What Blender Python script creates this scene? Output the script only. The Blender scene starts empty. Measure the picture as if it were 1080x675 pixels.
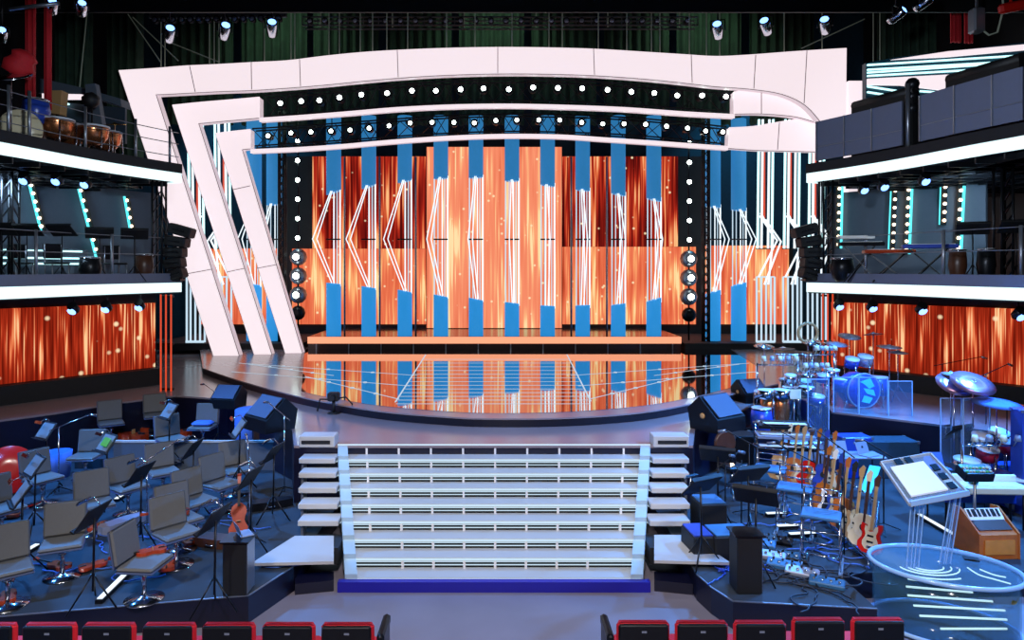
import bpy, math, random
from mathutils import Vector, Matrix, Euler
random.seed(7)
PI = math.pi
SC = bpy.context.scene
COL = SC.collection
F, CX, CY, H = 720.0, 521.0, 284.0, 4.44      # focal length in px of a 1080x675 frame, vanishing point, eye height

# ---------------------------------------------------------------- camera
cam_data = bpy.data.cameras.new('camera')
cam_data.sensor_width = 36.0
cam_data.lens = F / 1080 * 36
cam_data.shift_x = (540 - CX) / 1080
cam_data.shift_y = (CY - 337.5) / 1080
cam_data.clip_end = 200
cam = bpy.data.objects.new('camera', cam_data); COL.objects.link(cam)
cam.location = (0, 0, H); cam.rotation_euler = (PI/2, 0, 0)
SC.camera = cam
SC.view_settings.view_transform = 'Standard'
SC.view_settings.look = 'None'
SC.view_settings.gamma = 1
SC.view_settings.exposure = 0.0
SC.view_settings.use_curve_mapping = False

# ---------------------------------------------------------------- world (faint spill of a dark hall)
w = bpy.data.worlds.new('world'); SC.world = w; w.use_nodes = True
w.node_tree.nodes['Background'].inputs[0].default_value = (0.35, 0.42, 0.6, 1)
w.node_tree.nodes['Background'].inputs[1].default_value = 0.10

# ---------------------------------------------------------------- stage lamps of the hall, and unseen spots added as fill
def spot(loc, aim, col, watts, size=60, blend=.6, r=.25):
    d = bpy.data.lights.new('stage_and_fill_spot', 'SPOT'); d.energy = watts; d.color = col
    d.spot_size = math.radians(size); d.spot_blend = blend; d.shadow_soft_size = r
    o = bpy.data.objects.new('stage_and_fill_spot', d); COL.objects.link(o); o.location = loc
    o.rotation_euler = (Vector(aim) - Vector(loc)).to_track_quat('-Z', 'Y').to_euler()
    return o
BLUE = (0.06, 0.33, 1.0)
spot((-9.6, 12.6, 6.4), (-5.8, 11.0, .3), BLUE, 2400, 100)
spot((-6.5, 16.5, 9.0), (-6.3, 11.2, .3), BLUE, 4200, 52)
spot((-10.0, 8.0, 6.4), (-6.0, 10.6, .3), BLUE, 1500, 80)
spot((9.6, 12.6, 6.4), (6.0, 12.0, .3), BLUE, 4600, 100)
spot((6.5, 16.8, 9.0), (6.4, 11.6, .3), BLUE, 5600, 56)
spot((10.0, 8.0, 6.4), (6.0, 10.6, .3), (0.05, 0.3, 1.0), 2600, 80)
spot((-4.0, 0.5, 9.5), (-6.3, 12.0, .3), (1, .93, .86), 2300, 42)  # neutral front fill for the pits, from unseen added spots
spot((4.0, 0.5, 9.5), (6.3, 12.0, .3), (1, .93, .86), 2600, 42)
spot((0.0, 3.0, 9.5), (0.0, 10.6, .6), (1, .93, .92), 800, 36)
spot((0.0, 12.5, 9.5), (0.0, 10.6, .6), (.9, .95, 1), 420, 50)
spot((0.0, 3.5, 9.0), (0.0, 14.2, 1.4), (1, .90, .88), 800, 50)
spot((-2.0, 2.0, 9.5), (-8.0, 17.0, 1.4), (1, .95, .93), 800, 35)
spot((2.0, 2.0, 9.5), (8.0, 17.0, 1.4), (1, .95, .93), 600, 35)
spot((0.0, 1.0, 8.0), (0.0, 7.4, .4), (1, .93, .96), 2600, 75)  # unseen front fill added to lift the house floor
for x_ in (-8, 0, 8):
    spot((x_, 24.9, 14.6), (x_, 27.6, 12.6), (.7, 1, .75), 150, 130)  # unseen green-tinted spots added to lift the dark drapes
for s_ in (-1, 1):                      # teal spots added to brighten the back cloth at both ends
    spot((11*s_, 28.4, 13.5), (11*s_, 30.4, 5.0), (.1, .65, 1), 900, 90)
spot((-1.0, 4.0, 7.0), (-12.0, 17.0, 6.5), (.75, .88, 1), 2400, 38)  # this spot and the next are added to brighten the side balconies
spot((1.0, 4.0, 7.0), (12.0, 17.0, 6.5), (.75, .85, 1), 3000, 38)
for s_ in (-1, 1):                      # spots added to light the dark galleries, where blue lamps hang
    spot((11.2*s_, 15.6, 6.5), (12.0*s_, 17.8, 4.6), (.5, .75, 1), 330, 140)

# ---------------------------------------------------------------- pixel <-> place helpers
def W(px, py, Y):                     # point seen at a pixel of the photo, at distance Y
    return Vector(((px - CX)/F*Y, Y, H - (py - CY)/F*Y))
def G(px, py, z):                     # point seen at a pixel, on the level z
    Y = (H - z)*F/(py - CY)
    return Vector(((px - CX)/F*Y, Y, z))

# ---------------------------------------------------------------- mesh builder
def lin(c):
    c = c/255
    return c/12.92 if c <= .04045 else ((c+.055)/1.055)**2.4
def rgb(r, g, b): return (lin(r), lin(g), lin(b), 1)

class MB:
    def __init__(s): s.v = []; s.f = []; s.s = []
    def add(s, vs, fs, smooth=False):
        b = len(s.v); s.v += [Vector(p) for p in vs]
        s.f += [[b+i for i in f] for f in fs]; s.s += [smooth]*len(fs); return s
    def box(s, c, d, rot=None):
        c = Vector(c); hx, hy, hz = d[0]/2, d[1]/2, d[2]/2
        vs = [Vector((x, y, z)) for x in (-hx, hx) for y in (-hy, hy) for z in (-hz, hz)]
        if rot is not None: vs = [rot @ p for p in vs]
        return s.add([c+p for p in vs], [(0,1,3,2),(4,6,7,5),(0,4,5,1),(2,3,7,6),(0,2,6,4),(1,5,7,3)])
    def bbox(s, c, d, bev=.01, rot=None):     # box with chamfered vertical + horizontal edges
        c = Vector(c); vs = []; hx, hy, hz = d[0]/2, d[1]/2, d[2]/2; b = min(bev, hx*.9, hy*.9, hz*.9)
        rings = [(-hz, b), (-hz+b, 0), (hz-b, 0), (hz, b)]
        for z, i in rings:
            x, y = hx-i, hy-i
            vs += [(-x+b, -y, z), (x-b, -y, z), (x, -y+b, z), (x, y-b, z), (x-b, y, z), (-x+b, y, z), (-x, y-b, z), (-x, -y+b, z)]
        fs = [list(range(7, -1, -1)), list(range(24, 32))]
        for r in range(3):
            for k in range(8): fs.append((r*8+k, r*8+(k+1) % 8, r*8+8+(k+1) % 8, r*8+8+k))
        vs = [Vector(p) for p in vs]
        if rot is not None: vs = [rot @ p for p in vs]
        return s.add([c+p for p in vs], fs)
    def bar(s, p, q, w_, h_, up=(0,0,1)):     # box from p to q
        p, q = Vector(p), Vector(q); d = (q-p); L = d.length
        if L < 1e-6: return s
        y = d/L; u = Vector(up)
        if abs(y.dot(u)) > .98: u = Vector((1,0,0))
        x = y.cross(u).normalized(); z = x.cross(y)
        R = Matrix((x, y, z)).transposed()
        return s.box((p+q)/2, (w_, L, h_), R)
    def tube(s, pts, r, n=6, closed=False, caps=True):
        pts = [Vector(p) for p in pts]; m = len(pts); vs = []; fs = []
        up = None
        for i, p in enumerate(pts):
            if closed: t = (pts[(i+1) % m]-pts[i-1])
            else: t = pts[min(i+1, m-1)]-pts[max(i-1, 0)]
            t.normalize()
            if up is None:
                up = Vector((0,0,1)) if abs(t.z) < .9 else Vector((1,0,0))
            x = t.cross(up)
            if x.length < 1e-4: x = t.cross(Vector((1,.3,.2)))
            x.normalize(); y = x.cross(t); up = y if not closed else up
            rr = r[i] if isinstance(r, (list, tuple)) else r
            for k in range(n):
                a = 2*PI*k/n; vs.append(p+x*math.cos(a)*rr+y*math.sin(a)*rr)
        for i in range(m if closed else m-1):
            j = (i+1) % m
            for k in range(n): fs.append((i*n+k, i*n+(k+1) % n, j*n+(k+1) % n, j*n+k))
        s.add(vs, fs, True)
        if caps and not closed:
            b = len(s.v)-m*n
            s.f += [[b+k for k in range(n)][::-1], [b+(m-1)*n+k for k in range(n)]]; s.s += [False, False]
        return s
    def cyl(s, p, q, r, r2=None, n=16): return s.tube([p, q], [r, r if r2 is None else r2], n)
    def lathe(s, prof, c=(0,0,0), n=20, rot=None, sx=1, sy=1):
        c = Vector(c); vs = []; fs = []; m = len(prof)
        for r, z in prof:
            for k in range(n):
                a = 2*PI*k/n; p = Vector((r*math.cos(a)*sx, r*math.sin(a)*sy, z))
                if rot is not None: p = rot @ p
                vs.append(c+p)
        for i in range(m-1):
            for k in range(n): fs.append((i*n+k, i*n+(k+1) % n, (i+1)*n+(k+1) % n, (i+1)*n+k))
        s.add(vs, fs, True); b = len(s.v)-m*n
        s.f += [[b+k for k in range(n)][::-1], [b+(m-1)*n+k for k in range(n)]]; s.s += [False, False]
        return s
    def ext(s, pts, d):                       # closed outline swept by the vector d
        pts = [Vector(p) for p in pts]; d = Vector(d); n = len(pts)
        return s.add(pts+[p+d for p in pts], [list(range(n))[::-1], list(range(n, 2*n))]+[(i, (i+1) % n, n+(i+1) % n, n+i) for i in range(n)])
    def ball(s, c, r, n=10, sz=1):
        return s.lathe([(max(r*math.sin(PI*i/6), r*.02), -r*sz*math.cos(PI*i/6)) for i in range(7)], c, n)
    def build(s, name, mat, parent=None, fix=True):
        me = bpy.data.meshes.new(name); me.from_pydata([tuple(p) for p in s.v], [], s.f)
        me.polygons.foreach_set('use_smooth', s.s)
        me.materials.append(mat)
        if fix:
            import bmesh
            bm = bmesh.new(); bm.from_mesh(me); bmesh.ops.recalc_face_normals(bm, faces=bm.faces); bm.to_mesh(me); bm.free()
        o = bpy.data.objects.new(name, me); COL.objects.link(o)
        if parent is not None: o.parent = parent
        return o

def tag(o, label, cat, group=None):
    o['label'] = label; o['category'] = cat
    if group: o['group'] = group
    return o
def struct(o): o['kind'] = 'structure'; return o
def stuff(o): o['kind'] = 'stuff'; return o
def thing(name, label, cat, loc=(0,0,0), rz=0, group=None):
    o = bpy.data.objects.new(name, None); COL.objects.link(o); o.empty_display_size = .1
    o.location = loc; o.rotation_euler = (0, 0, rz)
    return tag(o, label, cat, group)
KIDS = {}
def kids(o):
    return [c for c in bpy.data.objects if c.parent == o]
def dup(root, loc, rz, label, group=None, scale=None):
    k1 = KIDS.get(root.name)
    if k1 is None:
        k1 = KIDS[root.name] = [(c, kids(c)) for c in kids(root)]
    r = root.copy(); COL.objects.link(r); r.location = loc; r.rotation_euler = (0, 0, rz); r['label'] = label
    if group: r['group'] = group
    if scale: r.scale = scale
    for c, sub in k1:
        d = c.copy(); COL.objects.link(d); d.parent = r
        for e in sub:
            g = e.copy(); COL.objects.link(g); g.parent = d
    return r
def place(proto, state, loc, rz, label, group=None):   # the first use moves the prototype itself
    if not state.get(proto.name):
        state[proto.name] = 1
        KIDS[proto.name] = [(c, kids(c)) for c in kids(proto)]
        proto.location = loc; proto.rotation_euler = (0, 0, rz); proto['label'] = label
        if group: proto['group'] = group
        return proto
    return dup(proto, loc, rz, label, group)
ST = {}

# ---------------------------------------------------------------- materials
def mat(name, col, rough=.5, metal=0, emit=None, es=1, spec=.5, noise=0, nscale=8, bump=0, trans=0, alpha=1):
    m = bpy.data.materials.new(name); m.use_nodes = True; nt = m.node_tree; b = nt.nodes['Principled BSDF']
    b.inputs['Base Color'].default_value = col; b.inputs['Roughness'].default_value = rough
    b.inputs['Metallic'].default_value = metal; b.inputs['Specular IOR Level'].default_value = spec
    b.inputs['Transmission Weight'].default_value = trans; b.inputs['Alpha'].default_value = alpha
    if emit is not None:
        b.inputs['Emission Color'].default_value = emit; b.inputs['Emission Strength'].default_value = es
    tc = nt.nodes.new('ShaderNodeTexCoord'); nz = nt.nodes.new('ShaderNodeTexNoise'); nz.inputs['Scale'].default_value = nscale
    nz.inputs['Detail'].default_value = 4
    nt.links.new(tc.outputs['Object'], nz.inputs['Vector'])
    if noise:
        mx = nt.nodes.new('ShaderNodeMix'); mx.data_type = 'RGBA'
        mx.inputs[6].default_value = [c*(1-noise) for c in col[:3]]+[1]; mx.inputs[7].default_value = [min(1, c*(1+noise)) for c in col[:3]]+[1]
        nt.links.new(nz.outputs['Fac'], mx.inputs[0]); nt.links.new(mx.outputs[2], b.inputs['Base Color'])
    if bump:
        bp = nt.nodes.new('ShaderNodeBump'); bp.inputs['Strength'].default_value = bump; bp.inputs['Distance'].default_value = .02
        nt.links.new(nz.outputs['Fac'], bp.inputs['Height']); nt.links.new(bp.outputs[0], b.inputs['Normal'])
    return m
def glass(name, col, op=.2, rough=.05, k=.6):        # clear acrylic: mostly transparent, with a sheen
    m = bpy.data.materials.new(name); m.use_nodes = True; nt = m.node_tree; nt.nodes.clear()
    o = nt.nodes.new('ShaderNodeOutputMaterial'); t = nt.nodes.new('ShaderNodeBsdfTransparent'); t.inputs[0].default_value = (.93,.97,1,1)
    p = nt.nodes.new('ShaderNodeBsdfPrincipled'); p.inputs['Base Color'].default_value = col; p.inputs['Roughness'].default_value = rough
    fr = nt.nodes.new('ShaderNodeLayerWeight'); fr.inputs[0].default_value = .3
    ma = nt.nodes.new('ShaderNodeMath'); ma.operation = 'MULTIPLY_ADD'; ma.inputs[1].default_value = k; ma.inputs[2].default_value = op; ma.use_clamp = True
    mx = nt.nodes.new('ShaderNodeMixShader')
    nt.links.new(fr.outputs['Facing'], ma.inputs[0]); nt.links.new(ma.outputs[0], mx.inputs[0])
    nt.links.new(t.outputs[0], mx.inputs[1]); nt.links.new(p.outputs[0], mx.inputs[2]); nt.links.new(mx.outputs[0], o.inputs[0])
    return m
def led(name, ramp, ufreq=6, vfreq=.45, udir=(1,0,0), strength=1.0, sparkle=.07):   # the falling light streaks shown on an LED screen
    m = bpy.data.materials.new(name); m.use_nodes = True; nt = m.node_tree; nt.nodes.clear(); N = nt.nodes.new; L = nt.links.new
    o = N('ShaderNodeOutputMaterial'); e = N('ShaderNodeEmission'); e.inputs[1].default_value = strength; L(e.outputs[0], o.inputs[0])
    tc = N('ShaderNodeTexCoord'); dt = N('ShaderNodeVectorMath'); dt.operation = 'DOT_PRODUCT'; dt.inputs[1].default_value = udir
    L(tc.outputs['Object'], dt.inputs[0]); sp = N('ShaderNodeSeparateXYZ'); L(tc.outputs['Object'], sp.inputs[0])
    def co(fu, fv, off):
        a = N('ShaderNodeMath'); a.operation = 'MULTIPLY_ADD'; a.inputs[1].default_value = fu; a.inputs[2].default_value = off; L(dt.outputs['Value'], a.inputs[0])
        b = N('ShaderNodeMath'); b.operation = 'MULTIPLY_ADD'; b.inputs[1].default_value = fv; b.inputs[2].default_value = off*1.7; L(sp.outputs[2], b.inputs[0])
        c = N('ShaderNodeCombineXYZ'); L(a.outputs[0], c.inputs[0]); L(b.outputs[0], c.inputs[1]); return c.outputs[0]
    def nz(fu, fv, off, d=1):
        n = N('ShaderNodeTexNoise'); n.inputs['Scale'].default_value = 1; n.inputs['Detail'].default_value = d; L(co(fu, fv, off), n.inputs['Vector']); return n.outputs['Fac']
    mx = N('ShaderNodeMath'); mx.operation = 'MAXIMUM'; L(nz(ufreq, vfreq, 3.1), mx.inputs[0]); L(nz(ufreq*2.3, vfreq*1.3, 17.7), mx.inputs[1])
    slow = N('ShaderNodeMath'); slow.operation = 'MULTIPLY_ADD'; slow.inputs[1].default_value = .55; L(nz(ufreq*.22, vfreq*1.2, 9.3), slow.inputs[0]); L(mx.outputs[0], slow.inputs[2])
    r = N('ShaderNodeValToRGB'); L(slow.outputs[0], r.inputs[0]); cr = r.color_ramp
    while len(cr.elements) < len(ramp): cr.elements.new(.5)
    for el, (p, c) in zip(cr.elements, ramp): el.position = p; el.color = c
    vo = N('ShaderNodeTexVoronoi'); vo.inputs['Scale'].default_value = 1; vo.inputs['Randomness'].default_value = 1; L(co(2.4, 2.4, 5.5), vo.inputs['Vector'])
    lt = N('ShaderNodeMapRange'); lt.inputs[1].default_value = sparkle; lt.inputs[2].default_value = sparkle*2.2; lt.inputs[3].default_value = 1; lt.inputs[4].default_value = 0
    L(vo.outputs['Distance'], lt.inputs[0])
    mc = N('ShaderNodeMix'); mc.data_type = 'RGBA'; L(lt.outputs[0], mc.inputs[0]); L(r.outputs[0], mc.inputs[6]); mc.inputs[7].default_value = rgb(255, 225, 180)
    L(mc.outputs[2], e.inputs[0]); return m
def glow(name, col, s=1.0): return mat(name, (0.02,0.02,0.02,1), .5, emit=col, es=s)

M = dict(
    black=mat('matt_black', rgb(14,15,18), .6), blackmetal=mat('black_metal', rgb(28,30,35), .35, .6),
    dark=mat('dark_paint', rgb(24,26,31), .7, noise=.2), navy=mat('navy_drape', rgb(16,52,72), .8, noise=.3),
    chrome=mat('chrome', rgb(205,210,220), .15, 1), steel=mat('brushed_steel', rgb(150,155,165), .35, .8),
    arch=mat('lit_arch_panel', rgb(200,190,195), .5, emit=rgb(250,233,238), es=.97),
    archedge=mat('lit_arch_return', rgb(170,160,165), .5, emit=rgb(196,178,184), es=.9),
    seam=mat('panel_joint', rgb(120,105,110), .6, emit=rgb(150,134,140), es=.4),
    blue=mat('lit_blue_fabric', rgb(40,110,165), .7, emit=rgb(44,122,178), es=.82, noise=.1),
    cympink=mat('cymbal_painted_pink_light', rgb(190,150,185), .35, .7),  # pink stage light put into the cymbal's base colour
    blue2=mat('lit_blue_fabric_low', rgb(50,130,190), .7, emit=rgb(40,142,214), es=.88, noise=.1), papergrey=mat('shaded_sheet', rgb(120,122,126), .8),  # shaded_sheet: dimmer copy of the paper, its shade put into the colour
    tube=glow('white_light_tube', rgb(232,246,255), 1.25), tube_l=glow('soft_light_tube', rgb(205,232,250), .95),
    cyan=glow('cyan_light_strip', rgb(90,235,245), 1.4), cyanw=glow('pale_cyan_light', rgb(190,250,255), 1.8),
    strip=glow('balcony_light_strip', rgb(222,250,255), 1.35), orange=glow('orange_light_strip', rgb(255,165,125), 1.15),
    redtube=glow('red_light_tube', rgb(225,75,40), .9), bulb=glow('lamp_lens', rgb(235,255,245), 14), smallbulb=glow('small_bulb', rgb(255,225,190), 5),
    bluelens=glow('blue_lamp_lens', rgb(110,160,255), 4), amber=glow('amber_lens', rgb(255,190,110), 4),
    green=mat('green_drape', rgb(38,62,46), .9, noise=.5, nscale=3), red=mat('red_fabric', rgb(190,22,34), .75, noise=.2, nscale=20),
    redseat=mat('red_seat_fabric', rgb(205,20,38), .7), blackseat=mat('black_seat_shell', rgb(10,11,16), .45),
    hall=mat('hall_floor', rgb(128,121,130), .42, noise=.22, nscale=1.3), deck=mat('pit_carpet', rgb(40,50,60), .85, noise=.25, nscale=4),
    deckside=mat('pit_fascia', rgb(15,15,36), .35), blueface=mat('blue_fascia', rgb(30,24,150), .35),
    stage=mat('stage_floor', rgb(140,128,132), .20, noise=.08, nscale=2), mirror=mat('mirror_floor', rgb(205,205,210), .035, 1),
    riser=mat('stage_riser', rgb(22,22,34), .3), floorline=glow('floor_light_line', rgb(210,235,255), .75),
    wallgrey=mat('slate_panel', rgb(78,90,104), .6, noise=.08), grey=mat('grey_rail_panel', rgb(104,112,136), .55, noise=.05),
    frost=mat('frosted_glass_tread', rgb(184,183,180), .35, noise=.05, nscale=3), frostside=glass('frosted_side_glass', rgb(190,215,225), .55, .3),
    shield=glass('clear_acrylic', rgb(120,160,210), .06, .05), shieldedge=mat('acrylic_edge', rgb(150,185,225), .15, emit=rgb(60,95,150), es=.25),
    seatgrey=mat('grey_seat_leather', rgb(98,99,98), .5, noise=.08, nscale=30), seatback=mat('chair_shell', rgb(70,84,120), .4),
    wood=mat('orange_wood', rgb(190,105,40), .35, noise=.25, nscale=12), darkwood=mat('dark_wood', rgb(70,40,25), .4, noise=.3, nscale=9),
    violin=mat('violin_varnish', rgb(165,58,28), .25, noise=.5, nscale=15), redpaint=mat('red_lacquer', rgb(205,30,22), .2), gold=mat('brass', rgb(225,170,80), .25, 1),
    copper=mat('copper', rgb(205,130,85), .25, .85), white=mat('white_paint', rgb(235,232,225), .45), paper=mat('sheet_paper', rgb(240,236,226), .8, noise=.03),
    cream=mat('cream_lacquer', rgb(228,214,180), .3), skin=mat('drum_head', rgb(215,220,228), .5), laptop=mat('laptop_lid', rgb(150,158,178), .35, .3),
    seatblue=mat('blue_stool_seat', rgb(52,104,150), .55), drumblue=mat('blue_drum_shell', rgb(40,70,170), .3), drumred=mat('red_drum_shell', rgb(180,30,60), .3),
    teal=mat('turquoise_artwork', rgb(70,200,225), .5, emit=rgb(50,180,215), es=.3), rope=mat('grey_rope', rgb(130,140,128), .8, emit=rgb(120,130,118), es=.12),
    cable=mat('dark_cable', rgb(30,36,52), .6), bluecloth=mat('blue_cloth', rgb(70,110,190), .8), keyswhite=mat('ivory_keys', rgb(240,240,235), .3),
    sunburst=mat('sunburst_lacquer', rgb(190,110,40), .2, noise=.6, nscale=6), tan=mat('tan_wood', rgb(190,150,100), .4), screenblue=glow('blue_screen', rgb(80,130,220), .7),
    greenglow=glow('green_screen', rgb(80,190,90), .7), clearlight=glow('podium_light', rgb(215,250,250), 1.3),
)
HOT = [(.38, rgb(150,38,18)), (.52, rgb(214,84,50)), (.66, rgb(240,120,80)), (.86, rgb(255,190,120)), (1.0, rgb(255,235,180))]
M['led_mid'] = led('led_screen_orange', [(.52, rgb(176,62,36)), (.68, rgb(222,96,62)), (.84, rgb(240,122,84)), (.95, rgb(255,175,112)), (1.0, rgb(255,222,160))], 5.5, .30)
M['led_center'] = led('led_screen_pale', [(.52, rgb(205,90,60)), (.68, rgb(240,128,92)), (.86, rgb(250,145,108)), (.96, rgb(255,185,130)), (1.0, rgb(255,226,170))], 4.6, .22)
M['led_dark'] = led('led_screen_red', [(.60, rgb(58,8,10)), (.76, rgb(120,22,16)), (.86, rgb(182,44,28)), (.94, rgb(235,120,70)), (1.0, rgb(255,190,130))], 5.5, .22)
def side_led(n, d):
    return led(n, [(.64, rgb(96,18,8)), (.80, rgb(150,38,18)), (.90, rgb(188,56,30)), (.96, rgb(240,130,80)), (1.0, rgb(255,205,150))], 12.0, .42, d, sparkle=.085)
# ================================================================= LARGE STRUCTURE
# hall shell
struct(MB().box((0, 14, -.1), (34, 34, .2)).build('floor', M['hall']))
struct(MB().box((0, 14, 16.1), (34, 34, .2)).build('ceiling', M['black']))
struct(MB().box((0, 30.6, 8), (34, .2, 16)).build('wall_back', M['navy']))
struct(MB().box((-16.6, 14, 8), (.2, 33, 16)).build('wall_left', M['black']))
struct(MB().box((16.6, 14, 8), (.2, 33, 16)).build('wall_right', M['black']))
struct(MB().box((0, 19.6, 13.93), (32.8, .06, 4.24)).build('trim_header', M['black']))
struct(MB().bar((-16.5, 22, 13.75), (16.5, 22, 13.75), .3, .3).build('beam_front', M['black']))

def poly(mb, pts, z0, z1): return mb.ext([(p[0], p[1], z0) for p in pts], (0, 0, z1-z0))
def smooth_pts(P, n=6):                   # Catmull-Rom through 2D/3D points
    P = [Vector(p) for p in P]; out = []
    for i in range(len(P)-1):
        a = P[max(i-1, 0)]; b = P[i]; c = P[i+1]; d = P[min(i+2, len(P)-1)]
        for k in range(n):
            t = k/n
            out.append(.5*((2*b)+(c-a)*t+(2*a-5*b+4*c-d)*t*t+(3*b-a-3*c+d)*t**3))
    return out+[P[-1]]

# lower stage deck (z 1.35) with its front edge, and the side walkways under the balconies
ZD, ZS = 1.35, 1.53
edge_l = [G(310, 470, ZD), G(308, 452, ZD), G(268, 436, ZD), G(240, 421, ZD), G(185, 417, ZD), G(120, 425, ZD), G(60, 435, ZD), G(0, 443, ZD), Vector((-11.8, 12.2, ZD))]
edge_r = [G(731, 470, ZD), G(733, 452, ZD), G(775, 436, ZD), G(803, 421, ZD), G(862, 417, ZD), G(877, 434, ZD), G(985, 447, ZD), G(1050, 455, ZD), Vector((11.8, 12.2, ZD))]
pts = [(-16.4, 12.2), (-16.4, 30.4), (16.4, 30.4), (16.4, 12.2)] + [(p.x, p.y) for p in edge_r[::-1]] + [(p.x, p.y) for p in edge_l]
struct(poly(MB(), pts, 0, ZD-.04).build('floor_stage_base', M['deckside']))
struct(poly(MB(), pts, ZD-.04, ZD).build('floor_stage_deck', M['stage']))
# raised glossy stage with its curved front
curve = smooth_pts([G(*p, ZS) for p in [(214, 388), (240, 397), (270, 406), (300, 414), (340, 423), (400, 433), (470, 439), (521, 441), (600, 440), (680, 434), (740, 423), (790, 411), (830, 402), (850, 392)]], 5)
pts = [(-13, 30)] + [(p.x, p.y) for p in curve] + [(13, 30)]
struct(poly(MB(), pts, ZD+.004, ZS-.03).build('floor_stage_riser', M['riser']))
struct(poly(MB(), [(-13, 30)]+[(p.x, p.y-.02) for p in curve]+[(13, 30)], ZS-.03, ZS).build('floor_stage_top', M['stage']))
mir = smooth_pts([G(*p, ZS) for p in [(318, 413), (345, 419), (400, 428), (470, 434), (521, 436), (600, 434.5), (680, 428), (740, 417), (800, 401)]], 4)
pts = [(-6.9, 24.9)] + [(p.x, p.y) for p in mir] + [(G(800, 388, ZS).x, G(800, 388, ZS).y), (8.6, 24.9)]
struct(poly(MB(), pts, ZS, ZS+.006).build('floor_mirror_inlay', M['mirror']))
# light lines set into the mirror floor
zl = ZS+.008
ln = MB()
for k in range(13):
    y = 379+k*3.9; t = (y-375)/50
    ln.bar(G(449-31*t, y, zl), G(598+24*t, y, zl), .012, .006)
for a, b in [((449, 374), (417, 424)), ((598, 374), (623, 423))]: ln.bar(G(*a, zl), G(*b, zl), .035, .006)
struct(ln.build('floor_light_grid', M['floorline']))
ln = MB()
for a, b in [((252, 383), (440, 396)), ((244, 392), (432, 407)), ((262, 384), (352, 396)), ((322, 397), (421, 421))]:
    for mx_ in (0, 1):
        f = (lambda p: (2*CX-p[0], p[1])) if mx_ else (lambda p: p)
        ln.bar(G(*f(a), zl), G(*f(b), zl), .02, .006)
        for t in (.25, .5, .75): ln.lathe([(.05, 0), (.05, .012)], G(f(a)[0]+(f(b)[0]-f(a)[0])*t, a[1]+(b[1]-a[1])*t, zl), 8)
struct(ln.build('floor_light_lines', M['floorline']))

# orchestra pits
pitL = [(-12.5, 7.6), tuple(G(0, 650, .35)[:2]), tuple(G(262, 628, .35)[:2]), tuple(G(310, 597, .35)[:2]), (-2.7, 11.9), tuple(edge_l[0][:2]), tuple(edge_l[1][:2]), tuple(edge_l[2][:2]), tuple(edge_l[3][:2]), tuple(edge_l[4][:2]), (-12.5, 13.5)]
pitR = [(2.75, 11.9), tuple(G(735, 606, .35)[:2]), tuple(G(750, 619, .35)[:2]), tuple(G(773, 634, .35)[:2]), tuple(G(925, 642, .35)[:2]), (4.62, 9.2), (7.5, 9.25), (12.5, 8.9), (12.5, 12.1), tuple(edge_r[8][:2]), tuple(edge_r[7][:2]), tuple(edge_r[6][:2]), tuple(edge_r[5][:2]), tuple(edge_r[4][:2]), tuple(edge_r[3][:2]), tuple(edge_r[2][:2]), tuple(edge_r[1][:2]), tuple(edge_r[0][:2])]
for P, n in ((pitL, 'left'), (pitR, 'right')):
    struct(poly(MB(), P, .004, .33).build('floor_pit_fascia_'+n, M['deckside']))
    struct(poly(MB(), P, .33, .35).build('floor_pit_'+n, M['deck']))
tr = MB()
for a, b in [((-40, 653.5), (262, 628)), ((262, 628), (310, 597))]: tr.bar(G(*a, .352), G(*b, .352), .02, .012)
struct(tr.build('trim_left', M['steel']))
tr = MB()
for a, b in [((735, 606), (750, 619)), ((750, 619), (773, 634)), ((773, 634), (925, 642))]: tr.bar(G(*a, .352), G(*b, .352), .02, .012)
struct(tr.build('trim_right', M['steel']))
# low back tier of the left pit with a pale edge
struct(MB().box(((-2.95-8.6)/2, 14.6, .45), (5.65, 1.2, .2)).build('floor_back_tier', M['deck']))
par = MB().box(((-2.95-7.75)/2, 13.93, .62), (4.8, .06, .58)).build('low_parapet', M['wallgrey']); tag(par, 'low grey parapet in front of the rear row of orchestra chairs', 'parapet')
MB().box(((-2.95-7.75)/2, 13.93, .93), (4.8, .08, .035)).build('parapet_edge', M['frost'], par)

# side LED walls under the balconies
def side_wall(s):
    P1 = Vector((13.3*s, 13.0, 0)) if s < 0 else Vector((13.9, 13.1, 0))
    P2 = Vector((-9.1, 18.4, 0)) if s < 0 else Vector((9.3, 18.9, 0))
    d = (P2-P1); L = d.length; u = d/L; nrm = Vector((-u.y, u.x, 0));
    if nrm.x*s > 0: nrm = -nrm
    n = 'left' if s < 0 else 'right'
    c = (P1+P2)/2; R = Matrix.Rotation(math.atan2(u.y, u.x), 3, 'Z')
    o = MB().box(c-nrm*.12+Vector((0, 0, 2.665)), (L, .12, 1.73), R).build('led_screen', side_led('led_screen_'+n, tuple(u)))
    tag(o, 'wide orange streaked screen under the %s balcony' % n, 'screen')
    struct(MB().box(c-nrm*.45+Vector((0, 0, 2.6)), (L+.2, .5, 2.5), R).build('wall_under_balcony_'+n, M['black']))
    struct(MB().box(c+nrm*.05+Vector((0, 0, 1.57)), (L, .35, .44), R).build('trim_plinth_'+n, M['dark']))
    return P1, P2, u, nrm
SWL = side_wall(-1); SWR = side_wall(1)

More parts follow.
